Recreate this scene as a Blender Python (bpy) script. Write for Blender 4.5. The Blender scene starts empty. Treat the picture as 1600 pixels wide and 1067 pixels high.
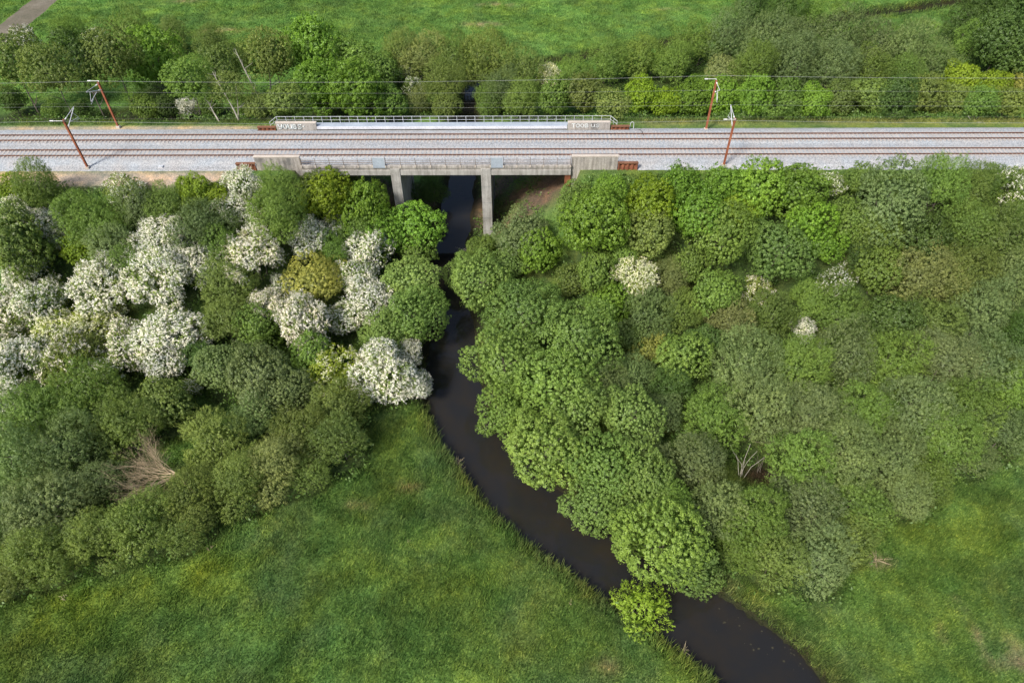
import bpy, math, random
import numpy as np
from mathutils import Vector, Matrix
R_ = math.radians
scene = bpy.context.scene
COL = scene.collection

# ------------------------------------------------------------------ camera
FPX, PITCH, ROLL, YAW, CH, CD = 1093.87, 0.816516, -0.008423, -0.011474, 56.3155, 90.7996
def cam_basis():
    f = np.array([math.sin(YAW)*math.cos(PITCH), math.cos(YAW)*math.cos(PITCH), -math.sin(PITCH)])
    r0 = np.array([math.cos(YAW), -math.sin(YAW), 0.0]); u0 = np.cross(r0, f)
    r = math.cos(ROLL)*r0 + math.sin(ROLL)*u0; u = -math.sin(ROLL)*r0 + math.cos(ROLL)*u0
    return r, u, f
CR, CU, CF = cam_basis(); CP = np.array([0.0, -CD, CH])
cd = bpy.data.cameras.new('camera'); cam = bpy.data.objects.new('camera', cd); COL.objects.link(cam)
cam.matrix_world = Matrix(((CR[0], CU[0], -CF[0], CP[0]), (CR[1], CU[1], -CF[1], CP[1]), (CR[2], CU[2], -CF[2], CP[2]), (0, 0, 0, 1)))
cd.sensor_width = 36; cd.lens = FPX/1600*36; cd.clip_start = 0.5; cd.clip_end = 5000
scene.camera = cam

# ------------------------------------------------------------------ sky, sun, exposure
SUN_EL, SUN_AZ = R_(46), R_(222)          # azimuth measured clockwise from +Y (into the picture)
w = bpy.data.worlds.new('World'); scene.world = w; w.use_nodes = True
nt = w.node_tree; sky = nt.nodes.new('ShaderNodeTexSky'); sky.sky_type = 'NISHITA'; sky.sun_disc = False
sky.sun_elevation = SUN_EL; sky.sun_rotation = SUN_AZ; sky.dust_density = 3.0; sky.air_density = 1.0
nt.links.new(sky.outputs[0], nt.nodes['Background'].inputs[0]); nt.nodes['Background'].inputs[1].default_value = 0.115
sl = bpy.data.lights.new('sun', 'SUN'); sun = bpy.data.objects.new('sun', sl); COL.objects.link(sun)
sl.energy = 3.4; sl.angle = R_(13); sl.color = (1.0, 0.95, 0.86)
sd = Vector((math.sin(SUN_AZ)*math.cos(SUN_EL), math.cos(SUN_AZ)*math.cos(SUN_EL), math.sin(SUN_EL)))
sun.rotation_euler = sd.to_track_quat('Z', 'Y').to_euler(); sun.location = sd*300
scene.view_settings.view_transform = 'Standard'; scene.view_settings.look = 'None'
scene.view_settings.exposure = 0.66; scene.view_settings.gamma = 1.0

# ------------------------------------------------------------------ picture point -> place in the world
def ray(px, py):
    d = CF + CR*(px-800)/FPX - CU*(py-533.5)/FPX
    return d
def at_z(px, py, z):
    d = ray(px, py); return CP + d*((z-CH)/d[2])
def at_y(px, py, y):
    d = ray(px, py); return CP + d*((y+CD)/d[1])

# ------------------------------------------------------------------ noise (numpy)
_rs = np.random.RandomState(5); _T = _rs.rand(256, 256)
def vnoise(x, y):
    x = np.asarray(x, float); y = np.asarray(y, float)
    xi = np.floor(x).astype(int); yi = np.floor(y).astype(int); fx = x-xi; fy = y-yi
    fx = fx*fx*(3-2*fx); fy = fy*fy*(3-2*fy)
    a = _T[xi % 256, yi % 256]; b = _T[(xi+1) % 256, yi % 256]; c = _T[xi % 256, (yi+1) % 256]; d = _T[(xi+1) % 256, (yi+1) % 256]
    return (a*(1-fx)+b*fx)*(1-fy)+(c*(1-fx)+d*fx)*fy
def fbm(x, y, o=3):
    s = 0; a = .5
    for i in range(o): s = s + a*vnoise(x*2**i+17*i, y*2**i+31*i); a *= .5
    return s/(1-.5**o)
def sstep(a, b, x):
    t = np.clip((x-a)/(b-a), 0, 1); return t*t*(3-2*t)

# ------------------------------------------------------------------ terrain and river
ZM, ZW = -12.6, -13.6
RIV_PX = [(1150,58),(1010,78),(890,98),(790,112),(745,128),(735,150),(728,200),(722,270),(712,340),(704,400),(700,450),(706,520),(708,600),(728,668),(785,742),(858,808),(935,866),(1012,918),(1078,962),(1145,1010),(1205,1062),(1250,1120)]
RIV = np.array([at_z(a, b, ZW)[:2] for a, b in RIV_PX]); RHW = np.array([1.0,1.0,1.0,1.0,1.1,1.3,2.2,2.6,2.9,3.0,3.1,3.6,3.8,3.9,3.9,4.0,4.0,4.0,4.1,4.2,4.3,4.3])
_d0 = RIV[0]-RIV[1]; _d1 = RIV[-1]-RIV[-2]
RIV = np.vstack([[RIV[0]+_d0*k for k in (9, 6, 3.5, 2, 1)], RIV, [RIV[-1]+_d1*k for k in (1, 2, 3.5, 6, 10)]]); RHW = np.concatenate([[1.5]*5, RHW, [4.3]*5])
# refine
def refine(P, W, n=6):
    out = []; ow = []
    for i in range(len(P)-1):
        p0 = P[max(i-1,0)]; p1 = P[i]; p2 = P[i+1]; p3 = P[min(i+2,len(P)-1)]
        for k in range(n):
            t = k/n
            out.append(.5*((2*p1)+(-p0+p2)*t+(2*p0-5*p1+4*p2-p3)*t*t+(-p0+3*p1-3*p2+p3)*t**3)); ow.append(W[i]*(1-t)+W[i+1]*t)
    out.append(P[-1]); ow.append(W[-1]); return np.array(out), np.array(ow)
RIVF, RHWF = refine(RIV, RHW)
def river_d(x, y):
    """signed distance outside the water edge (negative in the water)"""
    x = np.asarray(x, float); y = np.asarray(y, float); best = np.full(x.shape, 1e9)
    for i in range(len(RIVF)-1):
        a = RIVF[i]; b = RIVF[i+1]; ab = b-a; L = ab@ab
        t = np.clip(((x-a[0])*ab[0]+(y-a[1])*ab[1])/L, 0, 1)
        d = np.hypot(x-a[0]-t*ab[0], y-a[1]-t*ab[1])-(RHWF[i]*(1-t)+RHWF[i+1]*t)
        best = np.minimum(best, d)
    return best
XL, XR = -32.3, 9.0
def terr(x, y):
    x = np.asarray(x, float); y = np.asarray(y, float)
    z0 = ZM + .5*(fbm(x/14+3, y/14+9, 2)-.5) + .16*(vnoise(x/2.3, y/2.3)-.5)
    yf = -5.2-1.7*sstep(-37, -42, x) if False else -5.2-2.2*(1-sstep(-44, -38.5, x))
    dy = np.maximum(0, np.maximum(yf-y, y-10.8))
    dl = np.maximum(0, x-XL); dr = np.maximum(0, XR-x)
    zl = -0.62-.58*np.hypot(dy, dl*1.15)-2.6*sstep(0, .9, dl)
    zr = -0.62-.58*np.hypot(dy, dr*1.15)-2.6*sstep(0, .9, dr)
    e = np.maximum(zl, zr) + np.where(dy > 0, .35*(fbm(x/4, y/4, 2)-.5)*np.minimum(dy, 1), 0)
    z = np.maximum(z0, e)
    z = np.where(np.abs(z0-e) < 1.2, z+.25*(1-np.abs(z0-e)/1.2)**2*1.2, z)
    rd = river_d(x, y)+.5*(vnoise(x/1.3+40, y/1.3)-.5)+.9*(vnoise(x/3.7+10, y/3.7)-.5)
    bank = ZW-.5+1.6*sstep(-1.0, .9, rd)+.9*np.maximum(rd-.6, 0)
    return np.minimum(z, bank)
def terr1(x, y): return float(terr(np.array([x]), np.array([y]))[0])

# ------------------------------------------------------------------ mesh helpers
def mesh_np(name, V, F, attrs=None, colors=None, smooth=False):
    V = np.asarray(V, np.float32); F = np.asarray(F, np.int32); k = F.shape[1]
    me = bpy.data.meshes.new(name); me.vertices.add(len(V)); me.vertices.foreach_set('co', V.ravel())
    me.loops.add(F.size); me.loops.foreach_set('vertex_index', F.ravel())
    me.polygons.add(len(F)); me.polygons.foreach_set('loop_start', np.arange(0, F.size, k, dtype=np.int32))
    if smooth: me.polygons.foreach_set('use_smooth', np.ones(len(F), bool))
    me.update(calc_edges=True)
    for n, a in (attrs or {}).items():
        at = me.attributes.new(n, 'FLOAT', 'POINT'); at.data.foreach_set('value', np.asarray(a, np.float32).ravel())
    for n, a in (colors or {}).items():
        at = me.attributes.new(n, 'FLOAT_COLOR', 'POINT'); a = np.asarray(a, np.float32)
        at.data.foreach_set('color', np.hstack([a, np.ones((len(a), 1), np.float32)]).ravel())
    return me
def link(name, me, mat=None, parent=None, loc=None):
    o = bpy.data.objects.new(name, me); COL.objects.link(o)
    if mat and not me.materials: me.materials.append(mat)
    if parent: o.parent = parent
    if loc is not None: o.location = loc
    return o
def empty(name, loc, rz=0):
    o = bpy.data.objects.new(name, None); COL.objects.link(o); o.location = loc; o.rotation_euler = (0, 0, rz)
    o.empty_display_size = .3; return o
def tag(o, label=None, cat=None, group=None, kind=None):
    if label: o['label'] = label
    if cat: o['category'] = cat
    if group: o['group'] = group
    if kind: o['kind'] = kind
    return o
class MB:
    def __init__(s): s.v = []; s.f = []
    def box(s, x0, x1, y0, y1, z0, z1, bev=0.0):
        n = len(s.v)
        for z in (z0, z1):
            for x, y in ((x0, y0), (x1, y0), (x1, y1), (x0, y1)): s.v.append((x, y, z))
        s.f += [(n, n+3, n+2, n+1), (n+4, n+5, n+6, n+7), (n, n+1, n+5, n+4), (n+1, n+2, n+6, n+5), (n+2, n+3, n+7, n+6), (n+3, n, n+4, n+7)]
        return s
    def bar(s, a, b, r, n=6, r2=None):
        a = Vector(a); b = Vector(b); d = (b-a)
        if d.length < 1e-6: return s
        q = d.to_track_quat('Z', 'Y'); r2 = r if r2 is None else r2; k = len(s.v)
        for (c, rr) in ((a, r), (b, r2)):
            for i in range(n):
                t = 2*math.pi*(i+.5)/n; s.v.append(tuple(c+q @ Vector((math.cos(t)*rr, math.sin(t)*rr, 0))))
        for i in range(n): j = (i+1) % n; s.f.append((k+i, k+j, k+n+j, k+n+i))
        s.f.append(tuple(k+n-1-i for i in range(n))); s.f.append(tuple(k+n+i for i in range(n)))
        return s
    def tube(s, pts, rad, n=6):
        k0 = len(s.v); P = [Vector(p) for p in pts]
        for i, p in enumerate(P):
            d = (P[min(i+1, len(P)-1)]-P[max(i-1, 0)]).normalized(); q = d.to_track_quat('Z', 'Y')
            rr = rad[i] if hasattr(rad, '__len__') else rad
            for j in range(n):
                t = 2*math.pi*j/n; s.v.append(tuple(p+q @ Vector((math.cos(t)*rr, math.sin(t)*rr, 0))))
        for i in range(len(P)-1):
            for j in range(n):
                a = k0+i*n+j; b = k0+i*n+(j+1) % n; s.f.append((a, b, b+n, a+n))
        s.f.append(tuple(k0+n-1-j for j in range(n))); s.f.append(tuple(k0+(len(P)-1)*n+j for j in range(n)))
        return s
    def mesh(s, name):
        me = bpy.data.meshes.new(name); me.from_pydata(s.v, [], s.f); me.update(); return me
    def build(s, name, mat, parent=None, loc=None, bevel=0):
        o = link(name, s.mesh(name), mat, parent, loc)
        if bevel:
            m = o.modifiers.new('bevel', 'BEVEL'); m.width = bevel; m.segments = 2; m.limit_method = 'ANGLE'
        return o

# ------------------------------------------------------------------ materials
def newmat(name):
    m = bpy.data.materials.new(name); m.use_nodes = True; n = m.node_tree
    for x in list(n.nodes): n.nodes.remove(x)
    out = n.nodes.new('ShaderNodeOutputMaterial'); return m, n, out
def N(n, t, **kw):
    x = n.nodes.new(t)
    for k, v in kw.items():
        if k.startswith('i_'): x.inputs[k[2:].replace('_', ' ')].default_value = v
        else: setattr(x, k, v)
    return x
def ramp(n, fac, stops):
    r = n.nodes.new('ShaderNodeValToRGB'); n.links.new(fac, r.inputs[0]); e = r.color_ramp.elements
    while len(e) < len(stops): e.new(.5)
    for i, (p, c) in enumerate(stops): e[i].position = p; e[i].color = (*c, 1) if len(c) == 3 else c
    return r.outputs[0]
def coords(n, scale=(1, 1, 1), world=True):
    if world: g = n.nodes.new('ShaderNodeNewGeometry').outputs['Position']
    else: g = n.nodes.new('ShaderNodeTexCoord').outputs['Object']
    mp = n.nodes.new('ShaderNodeMapping'); mp.inputs['Scale'].default_value = scale; n.links.new(g, mp.inputs[0]); return mp.outputs[0]
def noise(n, vec, scale, detail=3, rough=.55):
    x = N(n, 'ShaderNodeTexNoise'); x.inputs['Scale'].default_value = scale; x.inputs['Detail'].default_value = detail; x.inputs['Roughness'].default_value = rough
    n.links.new(vec, x.inputs['Vector']); return x.outputs[0]
def mixc(n, fac, a, b, mode='MIX'):
    x = n.nodes.new('ShaderNodeMix'); x.data_type = 'RGBA'; x.blend_type = mode
    for k, v in ((0, fac), (6, a), (7, b)):
        if hasattr(v, 'is_linked') or isinstance(v, bpy.types.NodeSocket): n.links.new(v, x.inputs[k])
        elif k == 0: x.inputs[0].default_value = v
        else: x.inputs[k].default_value = (*v, 1)
    return x.outputs[2]
def surf(name, stops, scale=1.0, fine=8.0, rough=.85, bump=.3, bdist=.02, streak=None, metal=0, finestops=((.35, (.78,)*3), (.65, (1.15,)*3)), cscale=(1, 1, 1)):
    m, n, out = newmat(name); v = coords(n, cscale)
    c = ramp(n, noise(n, v, scale, 5, .6), stops)
    c = mixc(n, 1.0, c, ramp(n, noise(n, v, fine, 3, .7), finestops), 'MULTIPLY')
    if streak:
        vs = coords(n, (2.2, 2.2, .16)); c = mixc(n, streak, c, mixc(n, 1.0, c, ramp(n, noise(n, vs, 1.3, 4, .65), ((.38, (.42, .4, .38)), (.62, (1.1, 1.1, 1.1)))), 'MULTIPLY'))
    b = N(n, 'ShaderNodeBsdfPrincipled'); n.links.new(c, b.inputs['Base Color']); b.inputs['Roughness'].default_value = rough; b.inputs['Metallic'].default_value = metal
    b.inputs['Specular IOR Level'].default_value = .3
    if bump:
        bp = N(n, 'ShaderNodeBump'); bp.inputs['Strength'].default_value = bump; bp.inputs['Distance'].default_value = bdist
        n.links.new(noise(n, v, fine*1.7, 3, .7), bp.inputs['Height']); n.links.new(bp.outputs[0], b.inputs['Normal'])
    n.links.new(b.outputs[0], out.inputs[0]); return m
M = {}
M['concrete'] = surf('concrete', ((.3, (.27, .26, .24)), (.55, (.37, .36, .34)), (.75, (.43, .42, .40))), .6, 9, streak=.5)
M['stained'] = surf('stained_concrete', ((.32, (.20, .195, .19)), (.46, (.36, .335, .31)), (.7, (.43, .40, .36))), .45, 7, streak=.6)
M['coping'] = surf('coping_concrete', ((.3, (.42, .37, .32)), (.7, (.52, .46, .40))), .8, 9)
M['steelgrey'] = surf('galvanised_steel', ((.3, (.42, .45, .48)), (.7, (.56, .59, .62))), .5, 6, rough=.55, bump=.05)
M['walkway'] = surf('walkway_grating', ((.3, (.27, .31, .37)), (.7, (.35, .40, .46))), .5, 12, rough=.7)
M['white'] = surf('white_painted_steel', ((.3, (.52, .53, .58)), (.7, (.62, .63, .67))), .3, 6, rough=.6, bump=.05)
M['insulator'] = surf('white_insulator', ((.3, (.75, .75, .75)), (.7, (.85, .85, .85))), 2, 20, rough=.3, bump=0)
M['rust'] = surf('rusty_steel', ((.3, (.09, .035, .018)), (.52, (.17, .06, .03)), (.72, (.26, .10, .05))), 1.1, 14, rough=.85)
M['rustred'] = surf('red_oxide_mast', ((.3, (.20, .06, .03)), (.55, (.30, .10, .05)), (.75, (.36, .15, .08))), .9, 12, rough=.75)
M['rustcap'] = surf('rusty_cap', ((.3, (.13, .06, .035)), (.7, (.22, .105, .06))), 1.1, 12)
M['rail'] = surf('brown_rail_steel', ((.3, (.075, .035, .022)), (.7, (.15, .07, .045))), .6, 10, rough=.7, cscale=(.3, 1, 1))
M['railtop'] = surf('worn_rail_head', ((.3, (.16, .12, .10)), (.7, (.26, .21, .18))), .5, 4, rough=.45, bump=0, metal=.4)
M['sleeper'] = surf('sleeper_concrete', ((.3, (.335, .31, .295)), (.7, (.42, .39, .37))), .5, 9)
M['wire'] = surf('wire_metal', ((.3, (.26, .27, .27)), (.7, (.36, .37, .36))), .5, 6, rough=.5, bump=0)
M['wiredark'] = surf('contact_wire_copper', ((.3, (.18, .17, .15)), (.7, (.25, .24, .22))), .5, 6, rough=.5, bump=0)
M['brownsteel'] = surf('brown_handrail', ((.3, (.10, .075, .055)), (.7, (.19, .14, .10))), .8, 9, rough=.7)
M['graffiti'] = surf('pale_spray_paint', ((.3, (.62, .68, .68)), (.7, (.80, .83, .82))), 1.2, 9, rough=.7, bump=0)
M['graffiti_shadow'] = surf('dark_spray_paint', ((.3, (.05, .09, .10)), (.7, (.10, .14, .15))), 1.2, 9, rough=.7, bump=0)
M['cable'] = surf('black_cable', ((.3, (.02, .02, .02)), (.7, (.03, .03, .03))), 1, 8)
M['bark'] = surf('grey_brown_bark', ((.3, (.10, .085, .065)), (.7, (.22, .19, .155))), 2.0, 16, bump=.6)
M['palebark'] = surf('pale_bark', ((.3, (.26, .24, .20)), (.7, (.44, .41, .35))), 2.0, 16, bump=.6)
M['twig'] = surf('dry_twig_bark', ((.3, (.27, .20, .12)), (.7, (.46, .37, .24))), 1.2, 10)
M['straw'] = surf('dry_straw', ((.3, (.36, .29, .17)), (.7, (.55, .47, .30))), 1.2, 10)

def ballast_mat():
    m, n, out = newmat('ballast_stone'); v = coords(n)
    vo = N(n, 'ShaderNodeTexVoronoi'); vo.inputs['Scale'].default_value = 9; n.links.new(v, vo.inputs['Vector'])
    cr = ramp(n, vo.outputs['Color'], ((.1, (.20, .208, .21)), (.45, (.31, .315, .32)), (.9, (.45, .455, .455))))
    hue = ramp(n, noise(n, v, .35, 4), ((.35, (.94, 1.0, 1.06)), (.65, (1.02, .995, .98))))
    c = mixc(n, 1, cr, hue, 'MULTIPLY')
    vx = coords(n, (.02, 1.6, 1)); c = mixc(n, 1, c, ramp(n, noise(n, vx, 1.0, 3), ((.3, (.86, .85, .86)), (.7, (1.12, 1.12, 1.12)))), 'MULTIPLY')
    b = N(n, 'ShaderNodeBsdfPrincipled'); n.links.new(c, b.inputs['Base Color']); b.inputs['Roughness'].default_value = .9; b.inputs['Specular IOR Level'].default_value = .2
    bp = N(n, 'ShaderNodeBump'); bp.inputs['Strength'].default_value = .8; bp.inputs['Distance'].default_value = .04
    n.links.new(vo.outputs['Distance'], bp.inputs['Height']); n.links.new(bp.outputs[0], b.inputs['Normal']); n.links.new(b.outputs[0], out.inputs[0]); return m
M['ballast'] = ballast_mat()

def ground_mat(name, blades=False):
    m, n, out = newmat(name); v = coords(n)
    a = N(n, 'ShaderNodeAttribute', attribute_name='gcol')
    c = a.outputs['Color']
    c = mixc(n, 1, c, ramp(n, noise(n, v, .16, 5, .65), ((.34, (.72, .84, .86)), (.5, (1, 1, 1)), (.66, (1.35, 1.18, .95)))), 'MULTIPLY')
    c = mixc(n, 1, c, ramp(n, noise(n, v, .9, 4, .7), ((.32, (.76, .80, .78)), (.5, (1, 1, 1)), (.68, (1.28, 1.2, 1.12)))), 'MULTIPLY')
    c = mixc(n, 1, c, ramp(n, noise(n, v, 5.5, 3, .7), ((.3, (.55, .6, .6)), (.5, (1, 1, 1)), (.7, (1.5, 1.4, 1.35)))), 'MULTIPLY')
    if blades:
        f = N(n, 'ShaderNodeAttribute', attribute_name='var')
        c = mixc(n, 1, c, ramp(n, f.outputs['Fac'], ((0, (.7, .75, .75)), (.6, (1.15, 1.15, 1.1)), (1, (2.1, 1.75, 1.9)))), 'MULTIPLY')
        d = N(n, 'ShaderNodeBsdfDiffuse'); n.links.new(c, d.inputs[0]); t = N(n, 'ShaderNodeBsdfTranslucent'); n.links.new(c, t.inputs[0])
        mx = N(n, 'ShaderNodeMixShader'); mx.inputs[0].default_value = .35; n.links.new(d.outputs[0], mx.inputs[1]); n.links.new(t.outputs[0], mx.inputs[2]); n.links.new(mx.outputs[0], out.inputs[0])
    else:
        b = N(n, 'ShaderNodeBsdfPrincipled'); n.links.new(c, b.inputs['Base Color']); b.inputs['Roughness'].default_value = .95; b.inputs['Specular IOR Level'].default_value = .1
        bp = N(n, 'ShaderNodeBump'); bp.inputs['Strength'].default_value = .9; bp.inputs['Distance'].default_value = .25
        n.links.new(noise(n, v, 3.2, 5, .75), bp.inputs['Height']); n.links.new(bp.outputs[0], b.inputs['Normal']); n.links.new(b.outputs[0], out.inputs[0])
    return m
M['ground'] = ground_mat('meadow_ground'); M['blades'] = ground_mat('grass_blades', True)

def leaf_mat(name, trans=.30, lo=(.66, .70, .66), hi=(1.36, 1.28, 1.22), gloss=.02, tcol=(1.15, 1.25, .6)):
    """leaf colour = the tree's own colour (object colour) varied per leaf and per clump, inner leaves painted darker as shade"""
    m, n, out = newmat(name); oi = N(n, 'ShaderNodeObjectInfo'); c = oi.outputs['Color']
    f = N(n, 'ShaderNodeAttribute', attribute_name='var')
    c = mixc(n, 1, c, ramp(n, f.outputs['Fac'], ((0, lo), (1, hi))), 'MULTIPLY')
    c = mixc(n, 1, c, ramp(n, noise(n, coords(n), .55, 3, .6), ((.33, (.82, .86, .88)), (.67, (1.16, 1.13, 1.05)))), 'MULTIPLY')
    d = N(n, 'ShaderNodeBsdfDiffuse'); n.links.new(c, d.inputs[0]); t = N(n, 'ShaderNodeBsdfTranslucent')
    n.links.new(mixc(n, 1, c, tcol, 'MULTIPLY'), t.inputs[0])
    mx = N(n, 'ShaderNodeMixShader'); mx.inputs[0].default_value = trans; n.links.new(d.outputs[0], mx.inputs[1]); n.links.new(t.outputs[0], mx.inputs[2])
    g = N(n, 'ShaderNodeBsdfGlossy'); g.inputs['Roughness'].default_value = .45; g.inputs[0].default_value = (.9, .95, .9, 1)
    m2 = N(n, 'ShaderNodeMixShader'); m2.inputs[0].default_value = gloss; n.links.new(mx.outputs[0], m2.inputs[1]); n.links.new(g.outputs[0], m2.inputs[2])
    n.links.new(m2.outputs[0], out.inputs[0]); return m
M['leaf'] = leaf_mat('leaves'); M['blossom'] = leaf_mat('hawthorn_blossom', .30, (1.0, .98, .90), (1.15, 1.13, 1.08), 0.0, (1, 1, .97))
def water_mat():
    m, n, out = newmat('river_water'); b = N(n, 'ShaderNodeBsdfPrincipled')
    c = ramp(n, noise(n, coords(n), .35, 3), ((.4, (.015, .0148, .0150)), (.7, (.020, .017, .013)))); n.links.new(c, b.inputs['Base Color'])  # base colour lifted slightly, standing in for the sky's reflection
    b.inputs['Roughness'].default_value = .04; b.inputs['IOR'].default_value = 1.333
    bp = N(n, 'ShaderNodeBump'); bp.inputs['Strength'].default_value = .06; bp.inputs['Distance'].default_value = .03
    n.links.new(noise(n, coords(n), 1.6, 2), bp.inputs['Height']); n.links.new(bp.outputs[0], b.inputs['Normal']); n.links.new(b.outputs[0], out.inputs[0]); return m
M['water'] = water_mat()

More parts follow.
